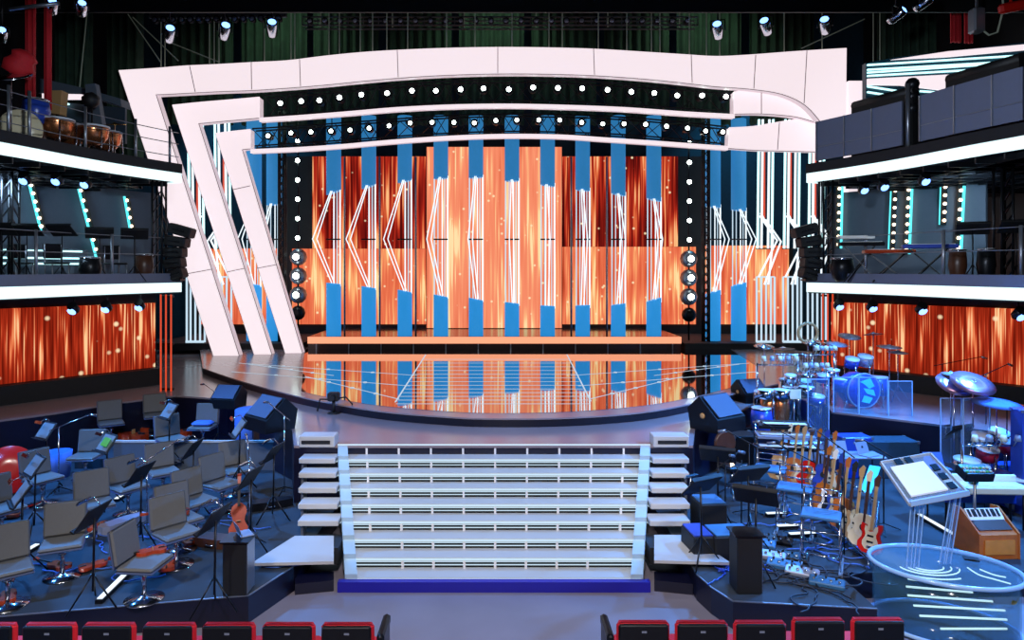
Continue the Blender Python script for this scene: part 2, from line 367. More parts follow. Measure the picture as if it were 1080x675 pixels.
# balconies
BC = [(10.55, 11.0), (10.4, 12.2), (10.2, 13.2), (9.9, 14.2), (9.45, 16.0), (8.95, 17.3), (8.42, 18.4)]
def bcurve(s, off=0.0):
    P = smooth_pts([Vector((x*s, y, 0)) for x, y in BC], 4); out = []
    for i, p in enumerate(P):
        t = (P[min(i+1, len(P)-1)]-P[max(i-1, 0)]).normalized(); n = Vector((t.y, -t.x, 0))
        if n.x*s > 0: n = -n
        out.append(p+n*off)
    return out
def ribbon(s, off, th, z0, z1, wrap=True):
    A = bcurve(s, off); B = bcurve(s, off-th); mb = MB()
    if wrap:
        A.append(A[-1]+Vector((3*s, 1.2, 0))); B.append(B[-1]+Vector((3*s, 1.2-th, 0)))
    n = len(A); vs = []
    for a, b in zip(A, B): vs += [(a.x, a.y, z0), (a.x, a.y, z1), (b.x, b.y, z1), (b.x, b.y, z0)]
    fs = []
    for i in range(n-1):
        for k in range(4): fs.append((4*i+k, 4*i+(k+1) % 4, 4*i+4+(k+1) % 4, 4*i+4+k))
    fs += [(3, 2, 1, 0), (4*n-4, 4*n-3, 4*n-2, 4*n-1)]
    return mb.add(vs, fs)
def slab(s, z0, z1):
    P = bcurve(s, -.06); return poly(MB(), [(p.x, p.y) for p in P]+[(P[-1].x+3*s, P[-1].y+1.2), (16.4*s, 22.4), (16.4*s, 11)], z0, z1)
for s, n in ((-1, 'left'), (1, 'right')):
    struct(slab(s, 3.80, 4.12).build('floor_balcony_lower_'+n, M['dark']))
    struct(slab(s, 6.80, 7.08).build('floor_balcony_upper_'+n, M['dark']))
    for z, nm in ((3.83, 'lower'), (6.77, 'upper')):
        struct(ribbon(s, .0, .05, z, z+.25).build('trim_light_strip_%s_%s' % (nm, n), M['strip']))
        struct(ribbon(s, .03, .07, z+.255, z+.50, False).build('trim_fascia_%s_%s' % (nm, n), M['grey'] if nm == 'lower' else M['dark']))
    # open grid seen under the upper floor
    g = MB()
    for i in range(16):
        y = 11.4+i*.56; x0 = 10.3 if y < 13.4 else 10.35-(y-13.2)*.34
        if y > 18.2: x0 = 8.9+(y-18.4)*2.6
        g.bar((x0*s, y, 6.70), (16*s, y, 6.70), .04, .12)
    for i in range(9):
        x = 9.7+i*.75; y1 = 18.6
        g.bar((x*s, 16.2 if x < 10.2 else 11.3, 6.70), (x*s, y1, 6.70), .04, .12)
    struct(g.build('ceiling_grid_'+n, M['blackmetal']))
# slate back walls of the middle gallery
RW = {-1: (Vector((-13.6, 15.9, 0)), Vector((-10.35, 21.0, 0))), 1: (Vector((10.3, 21.1, 0)), Vector((12.75, 17.7, 0)))}
for s, n in ((-1, 'left'), (1, 'right')):
    a, b = RW[s]; d = (b-a); R = Matrix.Rotation(math.atan2(d.y, d.x), 3, 'Z')
    struct(MB().box((a+b)/2+Vector((.08*s, .08, 5.45)), (d.length, .12, 2.65), R).build('wall_gallery_'+n, M['wallgrey']))
def onwall(px, py, s, off=.1):
    a, b = RW[s]; d = b-a; n = Vector((-d.y, d.x, 0)).normalized()
    if n.y > 0: n = -n
    a = a+n*off; r = Vector(((px-CX)/F, 1, -(py-CY)/F)); t = a.dot(n)/(r.x*n.x+r.y*n.y)
    return Vector((r.x*t, t, H+r.z*t))
def oncurve(px, s, off=-.12):
    P = bcurve(s, off); k = (px-CX)/F
    for a, b in zip(P, P[1:]):
        fa, fb = a.x-k*a.y, b.x-k*b.y
        if fa*fb <= 0: return a+(b-a)*(fa/(fa-fb))
    return P[-1]

# ================================================================= LED WALLS AND COLUMNS
YL = 28.6
def ledpanel(x0, x1, y0, y1, Y, m, label):
    a = W(x0, y1, Y); b = W(x1, y0, Y)
    o = MB().box(((a.x+b.x)/2, Y+.08, (a.z+b.z)/2), (b.x-a.x, .16, b.z-a.z)).build('led_screen', M[m]); tag(o, label, 'screen')
    return o
ledpanel(450, 592.5, 155, 346, 28.2, 'led_center', 'tall pale orange streaked screen in the centre of the stage')
ledpanel(329.5, 449, 165, 262, YL, 'led_dark', 'dark red streaked screen left of the tall centre screen')
ledpanel(593.5, 715, 165, 260, YL, 'led_dark', 'dark red streaked screen right of the tall centre screen')
ledpanel(308, 449, 262.3, 342, YL, 'led_mid', 'low orange streaked screen below the left dark red screen')
ledpanel(593.5, 734, 260.3, 342, YL, 'led_mid', 'low orange streaked screen below the right dark red screen')
ledpanel(210, 295, 262, 342, YL, 'led_mid', 'orange streaked screen seen between the slanted arch legs')
ledpanel(745, 832, 259, 342, YL, 'led_mid', 'orange streaked screen behind the two blue columns at stage right end')

a, b = W(300, 342, 28.8), W(740, 165, 28.8)
struct(MB().box(((a.x+b.x)/2, 28.84, (1.35+b.z)/2), (b.x-a.x, .12, b.z-1.35)).build('wall_screen_frame', M['black']))
a, b = W(205, 342, 28.8), W(836, 262, 28.8)
struct(MB().box(((a.x+b.x)/2, 28.83, (1.35+b.z)/2), (b.x-a.x, .12, b.z-1.35)).build('wall_screen_base', M['black']))
plat = thing('light_step', 'long low platform with a glowing orange front edge under the blue columns', 'platform', (0, 24.9, ZS))
x0 = W(325, 0, 24.9).x; x1 = W(718, 0, 24.9).x
MB().box(((x0+x1)/2, 1.9, .225), (x1-x0, 3.8, .45)).build('body', mat('platform_top', rgb(60, 50, 48), .12), plat)
MB().box(((x0+x1)/2, -.02, .325), (x1-x0+.02, .05, .24)).build('light_edge', M['orange'], plat)
for i in range(12): MB().box((x0+.3+i*(x1-x0-.6)/11, -.01, .1), (.04, .03, .19)).build('bracket', M['steel'], plat)
for s in (-1, 1):
    a = 6.95 if s > 0 else -12.5; b = 12.5 if s > 0 else -7.0
    struct(MB().box(((a+b)/2, 26.75, 1.62), (b-a, 3.9, .25)).build('floor_side_step', M['dark']))

def slant_cyl(mb, X, Y, z0, z1, r, s0, s1, n=20):     # round column, both ends cut on a slant
    vs = []
    for z, sl in ((z0, s0), (z1, s1)):
        for k in range(n):
            a = 2*PI*k/n; x = math.cos(a)*r; vs.append((X+x, Y+math.sin(a)*r, z+sl*x))
    mb.add(vs, [(k, (k+1) % n, n+(k+1) % n, n+k) for k in range(n)], True)
    mb.f += [[len(mb.v)-2*n+k for k in range(n)][::-1], [len(mb.v)-n+k for k in range(n)]]; mb.s += [False, False]
    return mb
ORD = ['first', 'second', 'third', 'fourth', 'fifth', 'sixth', 'seventh', 'eighth', 'ninth', 'tenth']
YC = 25.3
cols = [(352, 203, 299, -20, .35, -.1), (389, 197, 303, -22, .3, -.15), (427, 191.5, 307, -21, .2, -.2), (465, 188.5, 312, -14, .05, -.2), (502, 187.5, 315.5, -8, .05, -.2),
        (540, 191, 319.5, -3, 0, -.12), (577.5, 196, 322.5, 2, -.15, -.05), (614.5, 201, 322, 4, -.1, .05), (652, 205.5, 321, 6, -.2, .15), (689.5, 211, 316, 7, -.25, .3)]
def column(px, yb, yt, apex, sb, st_, Y, ztop, zbot, label, vert):
    X = W(px, 0, Y).x
    t = thing('light_column', label, 'column', (X, Y, zbot), 0, 'blue columns with light tubes')
    k = Y/F; r = 7.7*k
    zb = W(0, yb, Y).z-zbot; zt = W(0, yt, Y).z-zbot
    slant_cyl(MB(), 0, 0, zb, ztop-zbot, r, sb, 0).build('upper_section', M['blue'], t)
    slant_cyl(MB(), 0, 0, 0.002, zt, r, 0, st_).build('lower_section', M['blue2'], t)
    for x, rr, mm in vert:
        MB().cyl((x*k, -.05, zt-.1), (x*k, -.05, zb+.1), rr, n=8).build('light_tube', M[mm], t)
    zm = W(0, 252.5, Y).z-zbot
    if abs(apex) > 0:
        sgn = 1 if apex > 0 else -1
        for o_ in (0, 4.5):
            MB().tube([((-1-sgn*o_*.3)*k, -.3, zb+.02), ((apex-sgn*o_)*k, -.32, zm), ((0-sgn*o_*.6)*k, -.3, zt+.02)], .021, 6).build('light_tube', M['tube'], t)
    j = MB().box((0, -.05, zm), (15*k, .1, .05)); j.build('tube_bracket', M['blackmetal'], t)
    return t
zp = ZS+.452
VL = [(.5, .024, 'tube'), (3.8, .02, 'tube_l'), (7, .028, 'tube')]
VM = [(-6.8, .022, 'tube_l'), (-3, .018, 'tube_l'), (1.5, .02, 'tube'), (4.2, .016, 'tube_l'), (7.2, .03, 'tube')]
for i, c in enumerate(cols):
    v = VL if i < 3 else VM
    column(c[0], c[1], c[2], c[3], c[4], c[5], YC, 10.1, zp, 'blue upright column, the %s from the left on the glowing platform' % ORD[i], v)
    if i in (0, 1, 2, 7, 8):              # white stay poles beside some columns
        xp = c[0]+(11.5 if i < 3 else -12); p0 = W(xp, 353, YC+.1); 
        o = MB().cyl((p0.x, YC+.1, zp), (p0.x, YC+.1, W(0, 165, YC).z), .035, n=8).build('light_pole', M['steel'])
        tag(o, 'thin white lit pole beside the %s blue column from the left' % ORD[i], 'pole', 'white poles')
for px, yb, yt, ap, sb, st_, lb in [(289, 216, 312, -12, .1, -.2, 'blue column seen just right of the innermost slanted arch leg'), (268, 222, 300, -14, .2, -.2, 'blue column mostly hidden between the slanted arch legs'),
                                    (752, 218.5, 308, 14, -.1, .3, 'blue column right of the dark truss post'), (779, 222, 300, 15, -.1, .3, 'outermost blue column on the right, next to the tall white tubes')]:
    column(px, yb, yt, ap, sb, st_, 25.8, 10.1, 1.75, lb, VM)

# bundles of white tubes at both ends
def bundle(px, label, Y=25.0, top=126):
    X = W(px, 0, Y).x; k = Y/F; sg = 1 if px > CX else -1
    t = thing('tube_bundle', label, 'light tubes', (X, Y, 1.75), 0, 'white tube bundles')
    z = lambda y: W(0, y, Y).z-1.75
    for x in (-9, -5, 2, 6):
        MB().cyl((x*k*sg, 0, z(262)), ((x+1.5)*k*sg, 0, z(top)), .045, n=8).build('light_tube', M['cyanw' if x in (-9, 6) else 'tube'], t)
    MB().box((-2*k*sg, .1, (z(230)+z(140))/2), (4*k, .05, z(140)-z(230))).build('orange_strip', M['redtube'], t)
    for a, b, c in (((-3, 232), (13, 255), (-4, 300)), ((-8, 225), (5, 250), (0, 300)), ((-9, 228), (9, 254), (-10, 292))):
        MB().tube([(a[0]*k*sg, -.2, z(a[1])), (b[0]*k*sg, -.22, z(b[1])), (c[0]*k*sg, -.2, z(c[1]))], .035, 6).build('light_tube', M['tube'], t)
    fr = MB()
    for x in (-10, -5, 0, 5, 9): fr.cyl((x*k*sg, 0, .02), (x*k*sg, 0, z(292)), .035, n=6)
    fr.bar((-10*k, 0, z(292)), (9*k, 0, z(292)), .05, .05).bar((-10*k, 0, .04), (9*k, 0, .04), .06, .08)
    fr.build('light_frame', M['tube_l'], t)
    MB().box((0, .05, z(262)), (20*k, .08, .05)).build('tube_bracket', M['blackmetal'], t)
    return t
for px, l in ((808, 'inner bundle of tall white light tubes right of the outermost blue column'), (836, 'middle bundle of tall white light tubes beside the right balcony'), (862, 'outer bundle of white light tubes behind the right balcony'),
              (234, 'inner bundle of white light tubes between the slanted arch legs'), (206, 'outer bundle of white light tubes behind the outer arch leg')):
    bundle(px, l)

# vertical lamp battens and dark posts
def batten(px, pxp, y0, lab):
    Y = 25.9; X = W(px, 0, Y).x
    t = thing('lamp_batten', lab, 'light batten', (X, Y, 1.75), 0, 'vertical lamp battens')
    MB().cyl((0, .06, 0), (0, .06, 9.3), .035, n=8).build('pole', M['blackmetal'], t)
    for i in range(6): MB().lathe([(.06, -.05), (.085, 0), (.06, .04)], (0, -.02, W(0, y0-20+i*20.4-1, Y).z-1.75), 12, Matrix.Rotation(PI/2, 3, 'X')).build('bulb', M['bulb'], t)
    for i in range(3):
        z = W(0, y0+101+i*20, Y).z-1.75
        p = MB().ball((0, .08, z), .33, 14).build('lamp_pod', M['steel'], t)
        MB().lathe([(.12, 0), (.1, .05), (.03, .07)], (0, -.25, z), 14, Matrix.Rotation(PI/2, 3, 'X')).build('bulb', M['bulb'], p)
    MB().ball((0, .05, W(0, y0+160, Y).z-1.75), .28, 12).build('lamp_pod', M['blackmetal'], t)
    Xp = W(pxp, 0, Y).x; m = MB()
    for dx in (-.1, .1):
        for dy in (-.1, .1): m.cyl((dx, dy, 0), (dx, dy, 8.6), .035, n=6)
    for i in range(28): m.bar((-.1, -.1, i*.3), (.1, -.1, i*.3+.3), .03, .03).bar((.1, .1, i*.3), (-.1, .1, i*.3+.3), .03, .03)
    o = m.build('truss_post', M['blackmetal']); o.location = (Xp, Y-.4, 1.75)
    tag(o, 'black lattice truss post beside the %s vertical row of bulbs' % ('left' if px < CX else 'right'), 'truss')
batten(314, 301, 170, 'vertical row of white bulbs left of the dark red screen')
batten(727, 741, 172, 'vertical row of white bulbs right of the dark red screen')

# ================================================================= LIT ARCHES
YA = 23.0
def band(A, B, Y, depth, name_parent, face='arch', trimB=True, trimA=False):
    """lit panel between two polylines given in photo pixels, at distance Y; its return has real depth"""
    t = name_parent
    def mk(y0, y1, inset):
        mb = MB(); n = len(A); vs = []
        for a, b in zip(A, B):
            a = W(a[0], a[1], Y); b = W(b[0], b[1], Y); d = (b-a).normalized()*inset; a = a+d; b = b-d
            vs += [(a.x, y0, a.z), (b.x, y0, b.z), (b.x, y1, b.z), (a.x, y1, a.z)]
        fs = []
        for i in range(n-1):
            for k in range(4): fs.append((4*i+k, 4*i+(k+1) % 4, 4*i+4+(k+1) % 4, 4*i+4+k))
        fs += [(3, 2, 1, 0), (4*n-4, 4*n-3, 4*n-2, 4*n-1)]
        return mb.add(vs, fs)
    mk(Y, Y+.04, 0).build('lit_panel', M[face], t)
    mk(Y+.04, Y+depth, .015).build('return', M['archedge'], t)
    tr = MB()
    if trimB: tr.tube([W(p[0], p[1], Y)+Vector((0, .03, 0)) for p in B], .022, 5)
    if trimA: tr.tube([W(p[0], p[1], Y)+Vector((0, .03, 0)) for p in A], .022, 5)
    if tr.v: tr.build('edge_trim', M['seam'], t)
def seams(L, Y, t):
    for a, b in L: MB().bar(W(*a, Y)+Vector((0, -.004, 0)), W(*b, Y)+Vector((0, -.004, 0)), .025, .012, (0, 1, 0)).build('panel_joint', M['seam'], t)
def arch_root(label): return thing('lit_arch', label, 'arch', (0, 0, 0), 0, None)
def P2(L, n=4): return [(p.x, p.y) for p in smooth_pts([Vector((a, b, 0)) for a, b in L], n)]
a1 = arch_root('outer white lit arch framing the whole stage, with a broad right block')
o1 = P2([(125, 74), (165, 71.5), (196, 69), (230, 67.5), (265, 65.5), (303, 63.5), (340, 59), (380, 55), (420, 52.5), (470, 50.5), (525, 49.5), (580, 50), (630, 51.5), (680, 54.5), (720, 57), (755, 59), (790, 57.5), (830, 54.5), (860, 52.5), (893, 50.5)])
i1 = P2([(164, 99.5), (180, 98.8), (205, 97.5), (235, 96), (265, 95), (303, 92.5), (340, 89.5), (380, 85.5), (420, 82), (470, 79), (525, 77.5), (580, 77.8), (630, 79.5), (680, 83), (720, 87), (755, 91), (790, 93.5), (825, 99), (850, 111), (868, 131)])
band(o1, i1, YA, .42, a1)
band([(125, 74), (226, 378)], [(164, 99.5), (252.5, 377.5)], YA-.001, .42, a1, trimA=True)
band([(893, 50.5), (892, 140)], [(868, 131), (868, 141)], YA+.002, .42, a1, trimB=False)
seams([((200, 69.5), (206, 97)), ((265, 65.8), (265.5, 94.5)), ((316, 62.6), (317, 91)), ((419, 53), (420, 81.5)), ((525, 50), (525, 77)), ((626, 51.5), (627, 79)), ((729, 58), (730, 87.5)), ((797, 58), (795, 93.5)), ((851, 53.5), (848, 109)), ((196, 289), (223, 284))], YA, a1)
a2 = arch_root('middle white lit arch with a slanted left leg and a thin curved beam')
band(P2([(181.5, 110.5), (210, 107.5), (240, 105), (273.5, 102)]), P2([(209, 130), (230, 128), (252, 126), (273.5, 124)]), YA+.35, .42, a2)
band([(181.5, 110.5), (269, 377)], [(209, 130), (287, 376.5)], YA+.349, .42, a2, trimA=True)
bA = [(273.5, 124.2), (320, 121), (370, 117), (420, 112.8), (480, 110), (540, 109.3), (600, 110.6), (660, 113), (720, 117.3), (775, 120.3)]
band(P2(bA), P2([(x, y+4.2) for x, y in bA]), YA+.35, .3, a2, trimB=False)
band(P2([(774, 96.5), (798, 94), (822, 99.5), (845, 112), (862, 128)]), P2([(774, 120), (795, 119.6), (815, 120.3), (840, 123), (862, 129)]), YA+.4, .4, a2)
seams([((239, 287), (258, 283)), ((803, 95), (803, 120))], YA+.35, a2)
a3 = arch_root('innermost white lit arch with a slanted left leg and a thin curved beam')
band(P2([(227, 140.3), (245, 138), (264, 136)]), P2([(255, 157.5), (259, 157), (264, 156.5)]), YA+.7, .42, a3)
band([(227, 140.3), (301.5, 374.5)], [(255, 157.5), (319, 374)], YA+.699, .42, a3, trimA=True)
bB = [(264, 157.3), (310, 155.3), (360, 152), (410, 147.5), (470, 143.3), (530, 141.2), (590, 141.8), (640, 145), (700, 149), (768, 154)]
band(P2(bB), P2([(x, y+4.3) for x, y in bB]), YA+.7, .3, a3, trimB=False)
band(P2([(769, 134.3), (795, 132.8), (820, 128.5), (850, 124.5), (866, 126)]), P2([(768, 156), (795, 158), (820, 158.8), (850, 159.5), (866, 160)]), YA+.7, .4, a3)
seams([((246, 200), (264, 196)), ((271, 283), (292, 279)), ((822, 129), (820, 158))], YA+.7, a3)

# trusses between the arches, with their lamps
def truss(A, Y, h, label):
    m = MB(); P = [W(x, y, Y) for x, y in P2(A, 3)]; n = len(P)
    for dz in (-h/2, h/2):
        for dy in (0, .4): m.tube([p+Vector((0, dy, dz)) for p in P], .03, 5)
    for i, (p, q) in enumerate(zip(P, P[1:])):
        k = max(1, round((q-p).length/.5))
        for j in range(k):
            a = p.lerp(q, j/k); b = p.lerp(q, (j+1)/k); sgn = 1 if (i+j) % 2 else -1
            m.bar(a+Vector((0, 0, -h/2*sgn)), b+Vector((0, 0, h/2*sgn)), .025, .025)
            m.bar(a+Vector((0, .4, h/2*sgn)), b+Vector((0, .4, -h/2*sgn)), .025, .025)
            m.bar(a+Vector((0, 0, -h/2)), a+Vector((0, .4, -h/2)), .02, .02)
    o = m.build('lighting_truss', M['blackmetal']); tag(o, label, 'truss')
truss([(278, 112), (340, 107), (410, 101), (480, 96.5), (540, 95), (600, 96), (660, 99.5), (720, 103), (772, 107)], 24.1, .75, 'curved black truss under the outer lit arch')
truss([(266, 145), (330, 141), (400, 136), (460, 132), (530, 129.5), (600, 130.5), (660, 133), (720, 138), (766, 143)], 24.4, .62, 'curved black truss between the two thin lit beams')
for px in (350, 480, 600, 720):
    tag(MB().cyl(W(px, 96, 24.45), W(px, 142, 24.55), .02, n=6).build('truss_hanger', M['blackmetal']), 'thin black rod joining the two curved trusses', 'rod', 'truss hangers')
def lamp_proto(name, cat):
    t = thing(name, 'lamp', cat)
    R = Matrix.Rotation(PI/2, 3, 'X')
    MB().lathe([(.08, -.26), (.14, -.2), (.16, .1), (.17, .16)], (0, 0, 0), 12, R).build('housing', M['blackmetal'], t)
    MB().lathe([(.085, 0), (.075, .03), (.03, .045)], (0, -.155, 0), 12, R).build('lens', M['bulb'], t)
    MB().tube([(-.2, 0, 0), (-.2, 0, .26), (.2, 0, .26), (.2, 0, 0)], .018, 5).build('yoke', M['blackmetal'], t)
    return t
lp = lamp_proto('stage_lamp', 'stage lamp')
row1 = [(297, 110), (319, 108), (338, 107), (359, 104), (382, 101), (409, 99.5), (435, 97), (460, 97), (486, 95.5), (510, 94.5), (536.5, 95.5), (562, 93.5), (588, 94), (613.5, 94.5), (640, 96), (665, 98), (689, 99.5), (713, 102), (739, 102), (764, 103)]
row2 = [(284, 144), (308, 141), (329, 140), (350, 139), (370, 138), (390, 136), (411, 133.5), (433, 130.5), (456, 130), (479, 130), (500.5, 130.5), (523, 128), (545, 127.5), (568, 127.5), (590, 127.5), (613, 130), (635, 131.5), (657.5, 131.5), (680, 132), (702, 134), (724, 136), (743, 139), (761, 140)]
for x, y in row1: place(lp, ST, W(x, y, 23.8), 0, 'bright white round lamp in the curved row under the outer lit arch', 'upper row of round lamps')
for x, y in row2: place(lp, ST, W(x, y, 24.1), 0, 'bright white round lamp in the curved row between the two thin beams', 'lower row of round lamps').scale = (.85, .85, .85)
# top row of dark lamps in a box truss
m = MB()
a, b = W(319, 18, 24.5), W(736, 26.5, 24.5)
for z in (a.z, b.z):
    for dy in (0, .4): m.bar((a.x, 24.5+dy, z), (b.x, 24.5+dy, z), .05, .05)
for i in range(53):
    x = a.x+(b.x-a.x)*i/52; m.bar((x, 24.5, a.z), (x, 24.5, b.z), .03, .03)
tag(m.build('lighting_truss', M['steel']), 'long straight box truss of dark lamps high above the arch', 'truss')
dl = thing('floodlight', 'x', 'floodlight')
MB().lathe([(.06, -.15), (.1, -.1), (.11, .08)], (0, 0, 0), 10, Matrix.Rotation(PI/2, 3, 'X')).build('housing', M['blackmetal'], dl)
MB().lathe([(.085, 0), (.03, .02)], (0, -.08, 0), 10, Matrix.Rotation(PI/2, 3, 'X')).build('lens', M['laptop'], dl)
for i in range(26): place(dl, ST, W(327+i*15.9, 22.4, 24.45), 0, 'small dark unlit lamp in the straight box truss above the arch', 'unlit lamps in the top truss')
for i in range(6):
    x = a.x+.6+i*(b.x-a.x-1.2)/5; tag(MB().cyl((x, 24.7, b.z), (x, 24.7, 15.99), .02, n=5).build('truss_cable', M['rope']), 'steel cable holding the straight box truss above the arch', 'cable', 'truss cables')
# row of silver lamps top left, and single spots
m = MB(); p, q = W(158, 17, 22.5), W(302, 15.5, 22.5); m.bar(p, q, .12, .16); m.cyl(p.lerp(q,.1), p.lerp(q,.1)+Vector((0,0,3.2)), .02, n=5).cyl(p.lerp(q,.9), p.lerp(q,.9)+Vector((0,0,3.1)), .02, n=5); tag(m.build('lamp_bar', M['steel']), 'silver bar carrying small lamps at the top left', 'lamp bar')
for i in range(15):
    place(dl, ST, W(164+i*9.3, 21.5-i*.12, 22.4), 0, 'small dark lamp hanging from the silver bar at the top left', 'lamps under the silver bar')
ps = thing('moving_spotlight', 'x', 'spotlight')
R = Matrix.Rotation(1.1, 3, 'X')
MB().lathe([(.1, -.3), (.17, -.2), (.18, .25), (.14, .32)], (0, 0, 0), 12, R).build('housing', M['chrome'], ps)
MB().lathe([(.13, 0), (.05, .03)], tuple(R @ Vector((0, 0, .32))), 12, R).build('lens', M['bluelens'], ps)
MB().tube([(-.22, 0, 0), (-.22, 0, .35), (.22, 0, .35), (.22, 0, 0)], .025, 6).cyl((0, 0, .35), (0, 0, 1.75), .03, n=6).build('yoke', M['blackmetal'], ps)
for i, (x, y, Y, rz, l) in enumerate([(179, 37, 22, .5, 'silver spotlight hanging above the left end of the outer arch'), (237, 34, 22, .5, 'silver spotlight hanging second from the left above the arch'), (287, 31, 22, .3, 'silver spotlight hanging third from the left above the arch'),
        (757, 33, 22, -.4, 'silver spotlight hanging just right of the top truss'), (808, 29, 22, -.6, 'silver spotlight hanging above the right end of the outer arch'), (870, 28, 22, -.5, 'silver spotlight hanging above the right block of the arch')]):
    place(ps, ST, W(x, y, Y), rz, l, 'spotlights above the arch')
# suspension ropes
for x, y0, y1 in [(170, 20, 66), (174, 20, 66), (221, 22, 62), (226, 22, 62), (231, 22, 62), (279, 24, 61), (307, 24, 58), (311, 24, 58), (347, 27, 54), (358, 27, 54), (380, 27, 51), (393, 27, 50), (408, 27, 50), (430, 27, 49), (471, 27, 47), (501, 27, 47), (540, 27, 47), (579, 27, 47), (593, 27, 47), (631, 27, 48), (661, 27, 50), (687, 27, 52), (696, 27, 52), (727, 27, 55), (745, 22, 57), (759, 22, 57), (827, 20, 52), (867, 20, 51), (921, 20, 60), (928, 20, 60)]:
    o = MB().cyl(Vector((W(x, y1, 23.2).x, 23.2, 15.99)), W(x, y1+5, 23.2), .018, n=5).build('suspension_rope', M['rope'])
    tag(o, 'thin grey rope holding the outer lit arch from above', 'rope', 'suspension ropes')
for a, b, l in [((135, 15), (170, 66), 'slanting rope left of the arch corner'), ((140, 18), (188, 64), 'slack curved rope left of the arch corner'), ((180, 45), (230, 65), 'slanting rope behind the first silver spotlight'), ((912, 20), (845, 51), 'slanting rope above the right block of the arch'), ((92, 12), (84, 92), 'slanting rope in front of the left green drape')]:
    tag(MB().cyl(W(*a, 22.6), W(*b, 22.6), .018, n=5).build('suspension_rope', M['rope']), l, 'rope')

# green drapes
def wavy(x0, x1, Y, z0, z1, pitch=.35, amp=.12):
    n = int((x1-x0)/pitch*6); vs = []
    for i in range(n+1):
        x = x0+(x1-x0)*i/n; y = Y+amp*math.sin(2*PI*(x-x0)/pitch)+.05*math.sin(x*3.1)
        vs += [(x, y, z0), (x, y, z1), (x, y+.03, z1), (x, y+.03, z0)]
    fs = []
    for i in range(n):
        for k in range(4): fs.append((4*i+k, 4*i+(k+1) % 4, 4*i+4+(k+1) % 4, 4*i+4+k))
    fs += [(3, 2, 1, 0), (4*n, 4*n+1, 4*n+2, 4*n+3)]
    return MB().add(vs, fs, True)
for i in range(9):
    x0 = -13+i*2.9
    o = wavy(x0, x0+2.6, 27.2+(i % 2)*.1, 10.2, 15.6).build('stage_drape', M['green'])
    tag(o, 'dark green pleated drape hanging behind the arch, %s from the left' % ORD[i], 'drape', 'dark green drapes')
o = wavy(W(57, 0, 24).x, W(96, 0, 24).x, 24, 8, 16, .3).build('stage_drape', M['green']); tag(o, 'dark green pleated drape behind the timpani balcony', 'drape')
o = wavy(W(112, 0, 24.2).x, W(150, 0, 24.2).x, 24.2, 8, 16, .3).build('stage_drape', M['green']); tag(o, 'narrow green drape just left of the arch corner', 'drape')
o = wavy(W(925, 0, 24).x, W(985, 0, 24).x, 24, 9, 16, .3).build('stage_drape', M['green']); tag(o, 'dark green drape above the striped light wing at the right', 'drape')
# ================================================================= STAIRS
TZ = [1.35-.15*k for k in range(9)]
def ty(k): return 11.97-.31*k
hw = lambda Y: 2.07+(Y-9.5)*(2.74-2.07)/(11.97-9.5)       # the flight narrows towards the front
st = thing('glass_staircase', 'wide staircase of frosted glass treads with light rails down from the stage', 'staircase', (0, 0, 0))
for k in range(1, 9):
    yf, yb, z = ty(k), ty(k-1)+.03, TZ[k]
    MB().ext([(-hw(yf), yf, z-.05), (hw(yf), yf, z-.05), (hw(yb), yb, z-.05), (-hw(yb), yb, z-.05)], (0, 0, .05)).build('tread', M['frost'], st)
    mb = MB()
    for dz in (.045, .09): mb.bar((-hw(yb)+.05, yb-.02, z+dz), (hw(yb)-.05, yb-.02, z+dz), .012, .012)
    MB().bar((-hw(yf)+.03, yf-.015, z-.02), (hw(yf)-.03, yf-.015, z-.02), .01, .03).build('nosing', M['tube_l'], st)
    mb.build('riser_rail', M['tube_l'], st)
    for j in range(-5, 6):
        f = .5+j*1.0
        x = j*.55+.02
        if abs(x) < hw(yb)-.1: MB().box((x*hw(yb)/2.74*1.02, yb-.02, z+.05), (.035, .05, .11)).build('rail_post', M['white'], st)
MB().ext([(-2.74, 11.97, 1.30), (2.74, 11.97, 1.30), (2.76, 12.05, 1.30), (-2.76, 12.05, 1.30)], (0, 0, .055)).build('top_nosing', M['tube_l'], st)
MB().box((0, 9.42, .073), (4.3, .1, .142)).build('blue_base', M['blueface'], st)
MB().add([(-2.1, 9.62, .02), (2.1, 9.62, .02), (2.72, 11.95, 1.12), (-2.72, 11.95, 1.12), (-2.1, 9.7, .0), (2.1, 9.7, .0), (2.72, 11.97, 1.05), (-2.72, 11.97, 1.05)],
         [(0,1,2,3), (4,5,6,7), (0,1,5,4), (2,3,7,6), (0,3,7,4), (1,2,6,5)]).build('understructure', M['dark'], st)
for s in (-1, 1):                      # stepped glass side panels
    for k in range(1, 9):
        x = hw(ty(k))*s; y0, y1 = ty(k), ty(k-1)
        MB().ext([(x, y0-.02, TZ[k]-.16), (hw(y1)*s, y1, TZ[k]-.16), (hw(y1)*s, y1, TZ[k]+.15), (x, y0-.02, TZ[k]+.06)], (-.17*s, 0, 0)).build('side_glass', M['frostside'], st)
